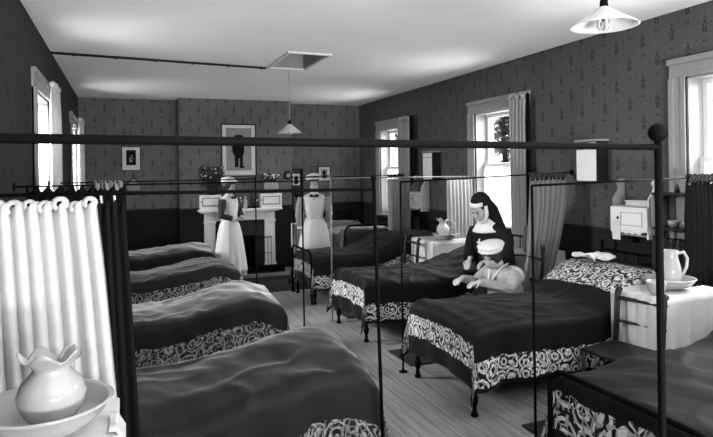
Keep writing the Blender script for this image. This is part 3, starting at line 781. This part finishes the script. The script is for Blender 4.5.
for k in range(6): m.box((-.27, .02, .22 + k * .04), (.27, .035, .235 + k * .04))
for k in range(9): m.tube([(-.26 + k * .065, .0, .2), (-.26 + k * .065, .0, .46)], .006, 6)
fb('grate', m, M['iron'])
fb('firebox', MB().box((-.28, .30, .0), (.44, .34, .88)).box((-.30, .02, .0), (-.28, .3, .88)), M['soot'])
fb('hearth_slab', MB().box((-.70, -.50, 0), (.70, -.001, .03)), M['black'], bevel=.004)
m = MB().box((-.68, -.52, .03), (.68, -.49, .14)).box((-.68, -.52, .03), (-.65, -.12, .14)).box((.65, -.52, .03), (.68, -.12, .14))
tag(m.build('fender', M['iron']), 'low dark metal fender round the hearth', 'fender').location = (1.9, cy, 0)
# fireguard mesh screen
m = MB()
for k in range(15): m.tube([(-.42 + k * .06, 0, .03), (-.42 + k * .06, 0, .60)], .005, 5)
m.tube([(-.43, 0, .60), (.43, 0, .60)], .01, 6).tube([(-.43, 0, .32), (.43, 0, .32)], .006, 6)
small('fireguard', m, M['iron'], (1.98, cy - .30, 0), 'tall dark wire fireguard before the grate', 'fireguard')
def mcup(x0, x1, h, label, d=.17):
    t = empty('small_cupboard', ((x0+x1)/2, cy - .11, 1.106), 0, label, 'box'); a = (x1-x0)/2
    MB().box((-a, -d/2, .0), (a, d/2, h)).build('body', M['white'], t, bevel=.004)
    o = MB().box((-a + .03, -d/2 - .006, .06), (a - .03, -d/2, h - .04)).build('door', M['trim'], t, bevel=.002)
    MB().box((-a + .05, -d/2 - .009, .08), (a - .05, -d/2 - .006, h - .06)).build('panel', M['white'], o)
    MB().ell((-a + .015, -d/2 - .008, h * .55), (.012, .008, .012), n=8, k=6).build('knob', M['iron'], t)
mcup(1.20, 1.56, .255, 'white small cupboard at the left end of the mantelpiece under leafy plant')
mcup(2.25, 2.63, .255, 'white small cupboard at the right end of the mantelpiece under the striped pot')
def plant(loc, r, h, nl, nf, label, seed, pot_h, pot_r, potm):
    t = empty('flower_pot', loc, 0, label, 'plant'); rnd = random.Random(seed)
    MB().lathe([(pot_r*.7,0),(pot_r,pot_h*.5),(pot_r*.95,pot_h)], n=20).build('pot', potm, t)
    m = MB(); st = MB(); fl = MB()
    for k in range(nl):
        a = rnd.uniform(0, 2*PI); q = rnd.random() ** .6 * r; z = pot_h + rnd.random() * h
        c = Vector((q * math.cos(a), q * math.sin(a) * .55, z)); d = Vector((rnd.uniform(-1,1), rnd.uniform(-1,1), rnd.uniform(-.3,1))).normalized(); u = d.orthogonal().normalized(); L = rnd.uniform(.02, .045)
        m.add([c - d*L, c + u*L*.4, c + d*L, c - u*L*.4, c + d.cross(u)*L*.2], [(0,1,4),(1,2,4),(2,3,4),(3,0,4)])
        if k % 5 == 0: st.tube([(0, 0, pot_h*.8), c*.6 + Vector((0,0,pot_h*.4)), c], .003, 4)
    for k in range(nf):
        a = rnd.uniform(0, 2*PI); q = (rnd.random() * .5 + .5) * r
        fl.ell((q * math.cos(a), q * math.sin(a) * .5 - .02, pot_h + h * rnd.uniform(.45, 1)), (.018, .018, .014), n=7, k=5)
    m.build('foliage', M['leaf'], t); st.build('stem', M['leaf'], t); fl.build('blossom', M['petal'], t)
plant((1.42, cy - .11, 1.362),   .23, .36, 420, 20, 'leafy dark plant with pale blossoms at the left of the mantelpiece', 3, .14, .09, M['darkwood'])
plant((2.46, cy - .11, 1.362), .17, .15, 220, 34, 'bowl of white blossoms on the striped pot at the right of the mantelpiece', 4, .205, .13, M['grey'])
m = MB().lathe([(.125,0),(.14,.01),(.14,.2),(.145,.225),(.13,.225)], n=24)
plant((1.92, cy - .13, 1.106), .16, .17, 60, 3, 'small dark sprig of leaves in the middle of the mantelpiece', 8, .05, .03, M['darkwood'])
plant((2.14, cy - .13, 1.106), .08, .18, 60, 2, 'narrow dark sprig beside the right mantel cupboard', 9, .06, .03, M['darkwood'])
# statuette of a figure with raised arm
t = MB().lathe([(.045,0),(.045,.02),(.03,.03),(.035,.08),(.022,.13),(.026,.16),(.012,.185)], n=16).ell((0, 0, .205), (.018, .018, .022)).tube([(-.01, 0, .165), (-.05, 0, .13), (-.07, 0, .10)], .008, 6).tube([(.01, 0, .165), (.045, 0, .12), (.05, 0, .08)], .008, 6)
small('statuette', t, M['china'], (1.97, cy - .19, 1.106), 'small white statuette standing on the mantelpiece', 'statuette')
# framed pictures
def picture(x, z, w, h, y, fr, mount, label, art, th=.03, string=None):
    t = empty('framed_picture', (x, y, z), 0, label, 'picture')
    MB().box((-w/2, -th, -h/2), (-w/2 + fr, -.001, h/2)).box((w/2 - fr, -th, -h/2), (w/2, -.001, h/2)).box((-w/2 + fr, -th, -h/2), (w/2 - fr, -.001, -h/2 + fr)).box((-w/2 + fr, -th, h/2 - fr), (w/2 - fr, -.001, h/2)).build('frame', M['black'], t)
    MB().box((-w/2 + fr, -.012, -h/2 + fr), (w/2 - fr, -.004, h/2 - fr)).build('mount', M['paper'], t)
    art(t, w, h, mount, fr)
    if string: MB().tube([(0, -.006, h/2), (0, -.006, h/2 + string)], .003, 4).build('cord', M['iron'], t)
def disc(m, cx, cz, rx, rz, y): m.add([(cx + rx*math.cos(a), y, cz + rz*math.sin(a)) for a in [2*PI*k/20 for k in range(20)]], [tuple(range(20))])
def art_big(t, w, h, mo, fr):
    MB().box((-w/2 + fr + mo, -.014, -h/2 + fr + mo*1.3), (w/2 - fr - mo, -.012, h/2 - fr - mo*.8)).build('print', M['midpaper'], t)
    m = MB().box((-.075, -.017, -.30), (-.01, -.0145, -.05)).box((.015, -.017, -.30), (.07, -.0145, -.05)); disc(m, .0, .20, .042, .055, -.0165); disc(m, 0.0, .24, .085, .035, -.0168); disc(m, -.005, .02, .105, .17, -.0166); disc(m, -.07, .03, .05, .12, -.0169); disc(m, .05, -.30, .05, .02, -.0167)
    m.build('figure', M['soot'], t)
def art_small(t, w, h, mo, fr):
    MB().box((-w/2 + fr + mo, -.014, -h/2 + fr + mo*1.3), (w/2 - fr - mo, -.012, h/2 - fr - mo*.8)).build('print', M['soot'], t)
    m = MB(); r_ = random.Random(3)
    for k in range(7): disc(m, r_.uniform(-.035, .035), r_.uniform(-.05, .06), r_.uniform(.008, .018), r_.uniform(.012, .025), -.0146 - k * .0002)
    m.build('figure', M['midpaper'], t)
def art_head(t, w, h, mo, fr):
    MB().box((-w/2 + fr + mo, -.014, -h/2 + fr + mo), (w/2 - fr - mo, -.012, h/2 - fr - mo)).build('print', M['midpaper'], t)
    m = MB(); disc(m, 0, .02, .035, .045, -.0145); disc(m, 0, -.055, .05, .035, -.0147); m.build('figure', M['soot'], t)
picture(1.905, 2.145, .63, .94, cy, .022, .065, 'large framed picture of a dark standing figure above the mantelpiece', art_big)
picture(.11, 2.015, .32, .43, BY, .016, .065, 'small framed picture in wide white mount on the left of the end wall', art_small, string=.55)
picture(3.62, 1.70, .26, .30, BY, .016, .05, 'small framed head portrait behind the standing nurse at right', art_head)
# little gabled wall thermometer / shrine
t = empty('wall_bracket', (.145, BY, 1.46), 0, 'small white gabled bracket under the small framed picture', 'bracket')
MB().box((-.10, -.03, 0), (.10, -.001, .12)).add([(-.10,-.03,.12),(.10,-.03,.12),(0,-.03,.21),(-.10,-.001,.12),(.10,-.001,.12),(0,-.001,.21)], [(0,1,2),(3,5,4),(0,3,4,1),(1,4,5,2),(2,5,3,0)]).build('panel', M['midpaper'], t)
MB().tube([(-.125,-.03,.10),(0,-.03,.225),(.125,-.03,.10)], .010, 4).build('roof', M['darkwood'], t)
MB().box((-.13, -.06, -.012), (.13, -.001, .0)).build('shelf', M['darkwood'], t)
MB().lathe([(.012,0),(.016,.03),(.008,.05),(.014,.07)], (0,-.035,.225), 8).build('finial', M['darkwood'], t)
# alcove: rack with books and clock, white table
t = empty('hanging_bookshelf', (3.02, BY, 1.0), 0, 'small dark hanging bookshelf in the alcove beside the chimney breast', 'shelf')
for x in (-.13, .115): MB().box((x, -.16, 0), (x + .015, -.001, .80)).build('side_panel', M['darkwood'], t)
for z in (0, .40, .785): MB().box((-.115, -.16, z), (.115, -.001, z + .015)).build('board', M['darkwood'], t)
bk = None; xx = 2.915
for k in range(6):
    w_ = [.034, .026, .034, .03, .034, .028][k]; hgt = [.30, .28, .26, .31, .24, .29][k]
    o = MB().box((0, -.13, 0), (w_, -.01, hgt)).build('book', [M['grey'], M['darkcloth'], M['wood'], M['habit'], M['grey'], M['darkcloth']][k]); o.location = (xx, BY, 1.016); xx += w_ + .003
    tag(o, 'thin upright book in the dark row on the lower alcove shelf', 'book', 'books on the alcove shelf')
picture(3.01, 1.60, .17, .24, BY - .155, .012, .03, 'tiny white-mounted card standing in the alcove shelf', art_head, th=.02)
t = empty('round_clock', (2.90, cy - .0, 1.69), 0, 'small round dark clock beside the blossoms', 'clock'); t.location = (2.80, cy, 1.68)
m = MB().lathe([(.075,0),(.078,.02),(.065,.035)], n=24, m=Matrix.Rotation(PI/2, 4, 'X')); m.build('case', M['darkwood'], t)
m = MB(); disc(m, 0, 0, .042, .042, -.037); m.build('dial', M['midpaper'], t)
t = empty('side_table', (2.86, 9.72, 0), 0, 'white cloth covered side table right of the fireplace', 'table')
MB().box((-.17, -.18, .82), (.17, .18, .85)).build('top', M['white'], t, bevel=.004)
for sx in (-1, 1):
    for sy in (-1, 1): MB().box((sx*.14-.02, sy*.15-.02, 0), (sx*.14+.02, sy*.15+.02, .82)).build('leg', M['white'], t)
MB().box((-.165, -.19, .30), (.165, -.175, .84)).box((-.18, -.17, .30), (-.168, .17, .84)).build('cloth_front', M['linen'], t)
jug((2.84, 9.72, .851), 0, .20, 'little white jug on the side table behind the standing nurse')
small('vase', MB().lathe([(.03,0),(.045,.06),(.03,.12),(.02,.17),(.03,.2)], n=16), M['china'], (2.96, 9.66, .851), 'slim white vase on the side table beside the little jug', 'vase')

# ceiling hatch, batten and lamps
t = empty('ceiling_hatch', ((HX0+HX1)/2, (HY0+HY1)/2, CZ), 0, 'open framed hatch recessed in the ceiling', 'hatch')
a, bb = (HX1-HX0)/2, (HY1-HY0)/2
MB().box((-a-.035, -bb-.035, -.02), (-a+.0, bb+.035, -.001)).box((a, -bb-.035, -.02), (a+.035, bb+.035, -.001)).box((-a, -bb-.035, -.02), (a, -bb, -.001)).box((-a, bb, -.02), (a, bb+.035, -.001)).build('moulding', M['white'], t, bevel=.004)
MB().box((-a, -bb, .0), (-a+.015, bb, .2)).box((a-.015, -bb, 0), (a, bb, .2)).box((-a+.015, -bb, 0), (a-.015, -bb+.015, .2)).box((-a+.015, bb-.015, 0), (a-.015, bb, .2)).build('lining', M['grey'], t)
MB().box((-a-.02, -bb-.02, .2), (a+.02, bb+.02, .22)).build('lid', M['grey'], t)
MB().box((-a+.015, -.0, .12), (a-.015, .03, .16)).box((-a+.015, -.28, .12), (a-.015, -.25, .16)).build('slat', M['darkwood'], t)
m = MB().tube([(LX, 6.95, CZ - .014), (1.66, 7.20, CZ - .014)], .014, 8)
for k in range(6): m.box((LX + .2 + k*.42, 6.95 + .02 + k*.044, CZ - .03), (LX + .23 + k*.42, 7.02 + k*.044 - .02, CZ - .001))
tag(m.build('ceiling_pipe', M['darkwood']), 'dark gas pipe running across the ceiling to the hatch', 'pipe')
def lamp(loc, drop, r, label, h=.12, burner=True):
    t = empty('pendant_lamp', loc, 0, label, 'lamp', None)
    # shade: thin cone, rim at z=0
    out = [(.018, h), (.03, h - .008), (r*.55, h*.50), (r*.9, h*.13), (r, .0)]; inn = [(r - .006, .0), (r*.88, h*.10), (r*.54, h*.47), (.02, h - .02)]
    MB().lathe(out + inn, n=40, close=False).build('shade', M['shade'], t)
    MB().tube([(0, 0, h - .01), (0, 0, drop)], .004 if not burner else .007, 8).build('flex', M['iron'] if burner else M['trim'], t)
    MB().lathe([(.012, h - .01), (.022, h), (.02, h + .03), (.01, h + .05)], n=14).build('cap', M['iron'], t)
    MB().tube([(0, 0, h - .03), (0, 0, .03)], .012, 8).build('lamp_holder', M['iron'], t)
    m = MB().ell((0, 0, .005), (.024, .024, .026), n=14, k=8)
    if burner:
        for k in range(6):
            a = 2*PI*k/6; m.tube([(.03*math.cos(a), .03*math.sin(a), .06), (.036*math.cos(a), .036*math.sin(a), .0), (.018*math.cos(a), .018*math.sin(a), -.022)], .004, 5)
    m.build('burner', M['milk'], t)
    return t
M['shade'] = sheer_mat('milk_glass_shade', .80, .45, 0); M['milk'] = mat('burner_porcelain', .5, .3, .5, .05)
lamp((2.38, 2.40, 2.475), CZ - 2.475, .175, 'large white conical pendant lamp at the top edge near the camera', h=.105)
lamp((1.97, 7.26, 2.235), CZ - 2.235, .155, 'small white conical pendant lamp hanging under the ceiling hatch', h=.115, burner=False)

# ------------------------------------------------------------------ outside: ivy and trees
def foliage(name, c, r, n, label, cat, seed, trunk=None, ls=.09):
    t = empty(name, (c[0], c[1], -3.2), 0, label, cat); rnd = random.Random(seed); m = MB()
    for k in range(n):
        d = Vector((rnd.gauss(0, .45), rnd.gauss(0, .45), rnd.gauss(0, .5))); p = Vector((d.x*r[0], d.y*r[1], d.z*r[2] + c[2] + 3.2))
        q = Vector((rnd.uniform(-1,1), rnd.uniform(-1,1), rnd.uniform(-1,1))).normalized(); u = q.orthogonal().normalized(); L = ls * rnd.uniform(.6, 1.3)
        m.add([p - q*L, p + u*L*.6, p + q*L, p - u*L*.6, p + q.cross(u)*L*.25], [(0,1,4),(1,2,4),(2,3,4),(3,0,4)])
    m.build('foliage', M['leaf'], t)
    MB().tube([(0, 0, 0), (.05, .05, c[2] + 2.4), (0, .1, c[2] + 3.2 + r[2]*.5)], [.10, .07, .02], 8).build('trunk', M['darkwood'], t)
foliage('tree', (7.5, 10.35, 2.55), (.30, .17, .75), 330, 'slender dark tree outside the window with ivy', 'tree', 3, ls=.085)
foliage('tree', (9.4, 6.6, 2.3), (.9, 1.5, 1.1), 500, 'pale leafy tree outside the tall window at the right edge', 'tree', 4, ls=.10)
foliage('tree', (9.0, 18.3, 3.4), (.5, .6, .9), 200, 'dark tree outside the far right window', 'tree', 5, ls=.14)

# ------------------------------------------------------------------ people
def hand(m, wrist, d, palm_n, L=.17, curl=.5, side=1):
    """five-fingered hand: wrist point, pointing direction d, palm normal"""
    wrist = Vector(wrist); d = Vector(d).normalized(); n = Vector(palm_n); n = (n - d*n.dot(d)).normalized(); s = d.cross(n) * side
    pc = wrist + d * L * .28
    m.tube([wrist - d*.01, wrist + d*L*.22, wrist + d*L*.46], [.024, .033, .034], 8, flat=.55, up=n)
    for i, (o_, ln) in enumerate(((-.027, .40), (-.009, .46), (.010, .43), (.027, .34))):
        a = wrist + d*L*.44 + s*o_; p1 = a + (d*(1 - .25*curl) + n*curl*.5).normalized()*L*ln*.5; p2 = p1 + (d*(1 - .8*curl) + n*curl*1.1).normalized()*L*ln*.5
        m.tube([a, p1, p2], [.0095, .009, .0075], 6)
    a = wrist + d*L*.12 - s*.025; m.tube([a, a + (d*.6 - s*.7 + n*.3).normalized()*.04, a + (d*.9 - s*.5 + n*.5).normalized()*.07], [.012, .011, .008], 6)
def head(t, m, mt_face, H, body):
    """adds head masses to the body mesh (matrix H, face toward +x) and features as children"""
    body.ell((-.008, 0, .015), (.095, .074, .105), m=H); body.ell((.022, 0, -.045), (.066, .056, .070), m=H); body.ell((.05, 0, -.088), (.026, .026, .020), m=H)
    body.tube([(.088, 0, .01), (.104, 0, -.018), (.108, 0, -.032)], [.008, .012, .014], 8, m=H)       # nose
    body.tube([(.080, -.03, .028), (.092, 0, .026), (.080, .03, .028)], .009, 6, m=H)                # brow
    body.tube([(.078, -.022, -.062), (.090, 0, -.060), (.078, .022, -.062)], .008, 6, m=H)           # lips
    for sg in (-1, 1):
        body.ell((-.01, sg*.076, -.01), (.020, .008, .028), m=H); body.ell((.055, sg*.036, -.03), (.025, .020, .022), m=H)
    for sg in (-1, 1): MB().ell((.0835, sg*.031, .008), (.008, .013, .0075), m=H, n=10, k=6).build('eye', M['hair'], t)
    MB().tube([(.083, -.022, -.0625), (.0965, 0, -.061), (.083, .022, -.0625)], .0038, 6, m=H).build('mouth', M['lip'], t)
    for sg in (-1, 1): MB().tube([(.079, sg*.045, .030), (.092, sg*.028, .036), (.093, sg*.014, .032)], .0035, 5, m=H).build('eyebrow', M['hair'], t)
M['lip'] = mat('lips', .14, .5)
def HM(pos, yaw=0, pitch=0, roll=0): return Matrix.Translation(pos) @ Matrix.Rotation(yaw, 4, 'Z') @ Matrix.Rotation(pitch, 4, 'Y') @ Matrix.Rotation(roll, 4, 'X')
def shell(fn_r, z0, z1, a0, a1, nu=30, nv=24, cen=0):
    """apron-like open sheet at radius fn_r(z, a) -> (x, y)"""
    return lambda u, v: (*fn_r(z0 + (z1-z0)*v, a0 + (a1-a0)*u), z0 + (z1-z0)*v)

def standing_nurse(loc, rz, label, arms, sleeve_m, dress_m, scale=1.0, pitch=.05, head_yaw=0, hair_m=None):
    t = empty('person', loc, rz, label, 'person'); t.scale = (scale,)*3
    H = HM((.015, 0, 1.51), head_yaw, pitch)
    b = MB(); head(t, None, None, H, b)
    b.tube([(-.012, 0, 1.30), (-.006, 0, 1.38), (.0, 0, 1.46)], [.062, .050, .048], 10)
    b.loft([(0,0,.86,.10,.15,0,1), (0,0,1.02,.10,.13,0,1), (0,0,1.22,.11,.15,0,1), (-.01,0,1.34,.08,.15,0,1)], 20)
    for sg in (-1, 1): b.tube([(0, sg*.08, .88), (.01, sg*.08, .48), (0, sg*.08, .08), (.02, sg*.08, .05)], [.08, .055, .038, .035], 8); b.ell((.07, sg*.08, .045), (.11, .04, .035))
    for (pts, hd, hn, sd) in arms:
        b.tube(pts, [.05, .040, .026][:len(pts)] if len(pts) == 3 else .035, 8); hand(b, pts[-1], hd, hn, side=sd)
    b.build('body', M['skin'], t, fuse=.0085)
    # dress
    prof = [(1.38,.055,.06),(1.35,.085,.15),(1.30,.105,.175),(1.22,.125,.165),(1.12,.118,.148),(1.02,.100,.125),(.98,.105,.130),(.90,.145,.170),(.75,.180,.205),(.50,.215,.24),(.25,.245,.27),(.07,.265,.29)]
    d = MB(); d.loft([(0,0,z,rx,ry, .035*sm(.95,.1,z) if z < .95 else 0, 11) for z, rx, ry in prof], 88); d.build('dress', dress_m, t)
    for (pts, hd, hn, sd) in arms:
        sl = MB(); cf = MB()
        P = [Vector(p) for p in pts]; sl.tube([P[0] + Vector((0,0,.01)), P[0].lerp(P[1], .4), P[1], P[1].lerp(P[2], .8)], [.062, .068, .056, .044], 12)
        cf.tube([P[1].lerp(P[2], .72), P[1].lerp(P[2], .98)], [.044, .042], 12)
        sl.build('sleeve', sleeve_m, t); cf.build('cuff', M['cloth'], t)
    def R(z, e=.012):
        for i in range(len(prof) - 1):
            if prof[i+1][0] <= z <= prof[i][0]:
                k = (prof[i][0] - z) / (prof[i][0] - prof[i+1][0]); return prof[i][1]*(1-k) + prof[i+1][1]*k + e, prof[i][2]*(1-k) + prof[i+1][2]*k + e
        return prof[-1][1] + e, prof[-1][2] + e
    def fr(z, a):
        rx, ry = R(z); am = .035*max(0, min(1, (1.0 - z)/.8)); q = 1 + am * math.sin(11*a + 1.3*math.sin(2*a)); return (rx*q*math.cos(a), ry*q*math.sin(a))
    MB().grid(shell(fr, .16, 1.0, -1.55, 1.55), 90, 20).build('apron', M['cloth'], t, solid=.005)
    def fb_(u, v):
        z = .99 + (1.32 - .99)*v; a = (u - .5)*2*(.80 + .12*v); rx, ry = R(z, .010); return (rx*math.cos(a), ry*math.sin(a), z)
    MB().grid(fb_, 24, 12).build('apron_bib', M['cloth'], t, solid=.005)
    MB().loft([(0,0,.97,.113,.140,0,1), (0,0,1.015,.112,.138,0,1)], 30).build('belt', M['cloth'], t)
    MB().loft([(0,0,1.355,.068,.072,0,1), (.0,0,1.395,.058,.060,0,1)], 24).build('collar', M['cloth'], t)
    bw = MB().ell((.10, 0, 1.335), (.012, .014, .014), n=8, k=6)
    for sg in (-1, 1): bw.ell((.10, sg*.042, 1.345), (.012, .032, .022), n=10, k=6); bw.tube([(.10, 0, 1.33), (.115, sg*.02, 1.28)], [.008, .013], 6, flat=.4)
    bw.build('bow', M['habit'], t)
    # hair and cap
    MB().ell((-.030, 0, .026), (.104, .100, .098), m=H).ell((.022, 0, .070), (.074, .086, .030), m=H).build('hair', hair_m or M['hair'], t)
    cp = MB().ell((-.030, 0, .105), (.122, .122, .066), m=H, n=24).lathe([(.105, .082), (.124, .084), (.128, .105), (.11, .12)], n=40, m=H @ Matrix.Translation((-.012, 0, 0)), wav=lambda i, a: 1 + .02*math.sin(14*a))
    cp.build('cap', M['cloth'], t)
    for sg in (-1, 1): MB().box((-.03, sg*.07-.04, .0), (.16, sg*.07+.04, .06)).build('shoe', M['black'], t, bevel=.02)
    return t
arms2 = [([(0, -.185, 1.30), (-.01, -.235, 1.05), (.03, -.215, .84)], (.1, .05, -1), (0, 1, .1), 1), ([(0, .185, 1.30), (-.05, .225, 1.06), (-.10, .17, .90)], (-.3, -.7, -.5), (.3, -.6, 0), -1)]
def nurse_mat(): pass
standing_nurse((2.71, 8.62, 0), -PI/2 - .30, 'person standing, nurse facing the camera in white apron and cap, arms at her sides', arms2, M['grey'], M['linen'], scale=1.02)
arms1 = [([(0, -.175, 1.30), (.03, -.245, 1.06), (.20, -.11, 1.00)], (.55, .8, -.05), (0, .1, 1), 1), ([(0, .175, 1.30), (.06, .225, 1.07), (.21, .07, 1.00)], (.55, -.8, -.1), (0, .1, 1), -1)]
standing_nurse((1.56, 9.55, 0), -PI/2 + .80, 'person standing before the fireplace, nurse in white apron with dark sleeves and clasped hands', arms1, M['darkcloth'], M['linen'], scale=1.0, pitch=.12)

# the nun, bowed over the bed
t = empty('person', (3.56, 5.16, 0), PI + .30, 'person in black nun\'s habit and veil with white collar and cross, head bowed', 'person')
# front is +x (toward the aisle)
H = HM((.21, .02, 1.32), .0, .50)
b = MB(); head(t, None, None, H, b)
b.tube([(.06, 0, 1.13), (.11, 0, 1.20), (.155, 0, 1.27)], [.062, .052, .048], 10)
b.loft([(0,0,.80,.11,.16,0,1), (.02,0,1.0,.11,.15,0,1), (.06,0,1.14,.08,.15,0,1)], 20)
for sg in (-1, 1): b.tube([(0, sg*.08, .84), (.02, sg*.08, .45), (0, sg*.08, .06)], [.08, .055, .04], 8); b.ell((.06, sg*.08, .045), (.11, .04, .035))
b.tube([(.03, .175, 1.10), (.06, .22, .90), (.24, .12, .82)], [.05, .04, .026], 8); hand(b, (.24, .12, .82), (.8, -.3, -.4), (0, 0, -1), side=-1)
b.tube([(.03, -.175, 1.10), (.06, -.22, .90), (.24, -.10, .80)], [.05, .04, .026], 8); hand(b, (.24, -.10, .80), (.8, .3, -.4), (0, 0, -1), side=1)
b.build('body', M['skin'], t, fuse=.0085)
hb = MB().loft([(0,0,.05,.20,.24,.04,9), (0,0,.40,.19,.22,.03,9), (0,0,.80,.16,.19,.01,9), (.01,0,.95,.15,.175,0,1), (.04,0,1.06,.145,.20,0,1), (.055,0,1.13,.115,.185,0,1), (.085,0,1.19,.06,.09,0,1)], 72)
for sg in (-1, 1): hb.tube([(.04, sg*.165, 1.10), (.05, sg*.215, .98), (.07, sg*.225, .88), (.22, sg*.13, .81)], [.085, .080, .078, .065], 12)
hb.build('habit', M['habit'], t, fuse=.012)
vl = MB().ell((-.045, 0, .055), (.108, .105, .115), m=H, n=24, k=14)
vl.tube([H @ Vector((-.07, 0, .08)), H @ Vector((-.11, 0, -.04)), (.0, 0, 1.12), (-.07, 0, .93), (-.10, 0, .72)], [.085, .115, .16, .19, .20], 20, flat=.62, up=(1,0,0))
vl.build('veil', M['habit'], t, fuse=.012)
MB().lathe([(.076, .056), (.088, .058), (.086, .095), (.070, .10)], n=36, m=H @ Matrix.Translation((-.002, 0, 0)) @ Matrix.Diagonal((1.06, .92, 1, 1))).build('coif_band', M['cloth'], t)
MB().tube([H @ Vector((.0, -.082, .05)), H @ Vector((.02, -.080, -.04)), H @ Vector((.035, -.045, -.108)), H @ Vector((.05, 0, -.12)), H @ Vector((.035, .045, -.108)), H @ Vector((.02, .080, -.04)), H @ Vector((.0, .082, .05))], .020, 8).build('wimple', M['cloth'], t)
def f(u, v):
    a = (u - .5) * 2 * 2.6; rr = 1; z = 1.225 - .125*v - .02*v*math.cos(a); rx = .075 + .065*v; ry = .075 + .085*v; return (.075 + rx*math.cos(a), ry*math.sin(a), z)
MB().grid(f, 40, 8).build('collar', M['cloth'], t, solid=.008)
MB().box((.205, -.007, .94), (.213, .007, 1.02)).box((.205, -.028, .975), (.213, .028, .99)).build('cross', M['white'], t)

# the patient in a low armchair
t = empty('person', (3.37, 4.75, 0), PI + .18, 'person seated in pale gown and puffed white cap, looking down beside the embroidered bed', 'person')
H = HM((.12, .0, .895), .25, .32)
b = MB(); head(t, None, None, H, b)
b.tube([(.0, 0, .74), (.035, 0, .82), (.07, 0, .89)], [.062, .050, .048], 10)
b.loft([(-.08,0,.34,.13,.17,0,1), (-.06,0,.50,.11,.15,0,1), (-.02,0,.68,.11,.16,0,1), (0,0,.76,.08,.15,0,1)], 20)
for sg in (-1, 1):
    b.tube([(-.05, sg*.09, .38), (.34, sg*.10, .40), (.40, sg*.10, .08)], [.085, .06, .04], 8); b.ell((.46, sg*.10, .045), (.11, .04, .035))
b.tube([(.0, .18, .72), (.14, .24, .60), (.46, .17, .715)], [.05, .04, .026], 8); hand(b, (.46, .17, .715), (.9, -.1, -.15), (0, 0, -1), L=.15, side=-1)
b.tube([(.0, -.18, .72), (.14, -.22, .60), (.46, -.05, .715)], [.05, .04, .026], 8); hand(b, (.46, -.05, .715), (.9, .3, -.15), (0, 0, -1), L=.15, side=1)
b.build('body', M['skin'], t, fuse=.0085)
g = MB().loft([(-.08,0,.31,.18,.22,0,1), (-.07,0,.45,.15,.19,0,1), (-.04,0,.62,.145,.19,0,1), (-.01,0,.72,.13,.195,0,1), (.01,0,.79,.075,.10,0,1)], 36)
for sg, ey, wy in ((1, .235, .17), (-1, -.225, -.06)):
    g.tube([(-.005, sg*.145, .735), (.04, sg*.20, .68), (.13, ey, .615), (.25, (ey+wy)/2, .665), (.44, wy, .71)], [.070, .066, .052, .044, .036], 12)
    g.tube([(-.05, sg*.09, .38), (.32, sg*.10, .40), (.37, sg*.10, .12)], [.11, .10, .12], 12)
g.build('gown', M['pale'], t, fuse=.011)
m = MB()
for sg in (-1, 1): m.tube([(-.02, sg*.075, .825), (.07, sg*.075, .80), (.135, sg*.03, .70), (.145, sg*.012, .63)], [.012, .016, .014, .008], 8, flat=.5)
m.build('gown_collar', M['linen'], t)
MB().ell((-.026, 0, .020), (.108, .102, .108), m=H).ell((.02, .0, .062), (.080, .092, .045), m=H).build('hair', M['hair'], t)
cp = MB().ell((-.02, 0, .110), (.130, .132, .034), m=H, n=28).lathe([(.095, .070), (.114, .064), (.120, .08), (.10, .105)], n=40, m=H @ Matrix.Translation((-.005, 0, 0)), wav=lambda i, a: 1 + .03*math.sin(12*a))
cp.build('cap', M['cloth'], t)
# armchair and cushion
t = empty('low_armchair', (3.52, 4.80, 0), PI + .18, 'dark low armchair the patient leans back in', 'chair')
MB().box((-.16, -.24, .24), (.34, .24, .285)).build('seat', M['darkwood'], t, bevel=.01)
for sg in (-1, 1):
    MB().tube([(-.16, sg*.23, 0), (-.14, sg*.23, .3), (-.20, sg*.23, .86), (-.20, sg*.23, .93)], .017, 8).ell((-.20, sg*.23, .955), (.024, .024, .03)).build('back_post', M['darkwood'], t)
    MB().tube([(.30, sg*.23, 0), (.30, sg*.23, .42)], .017, 8).build('leg', M['darkwood'], t)
    MB().tube([(-.16, sg*.23, .44), (.32, sg*.23, .43)], .02, 8).build('arm', M['darkwood'], t)
for z in (.84, .62): MB().tube([(-.19, -.23, z), (-.22, 0, z + .02), (-.19, .23, z)], .022, 8, flat=.5).build('back_rail', M['darkwood'], t)
cu = MB().ell((0, 0, 0), (.05, .15, .10), n=24, k=14).build('cushion', M['patch'] if 'patch' in M else M['linen'])
cu.location = (3.60, 4.90, .66); cu.rotation_euler = (0, .15, .42)
tag(cu, 'pale patterned cushion behind the patient\'s shoulder', 'cushion')
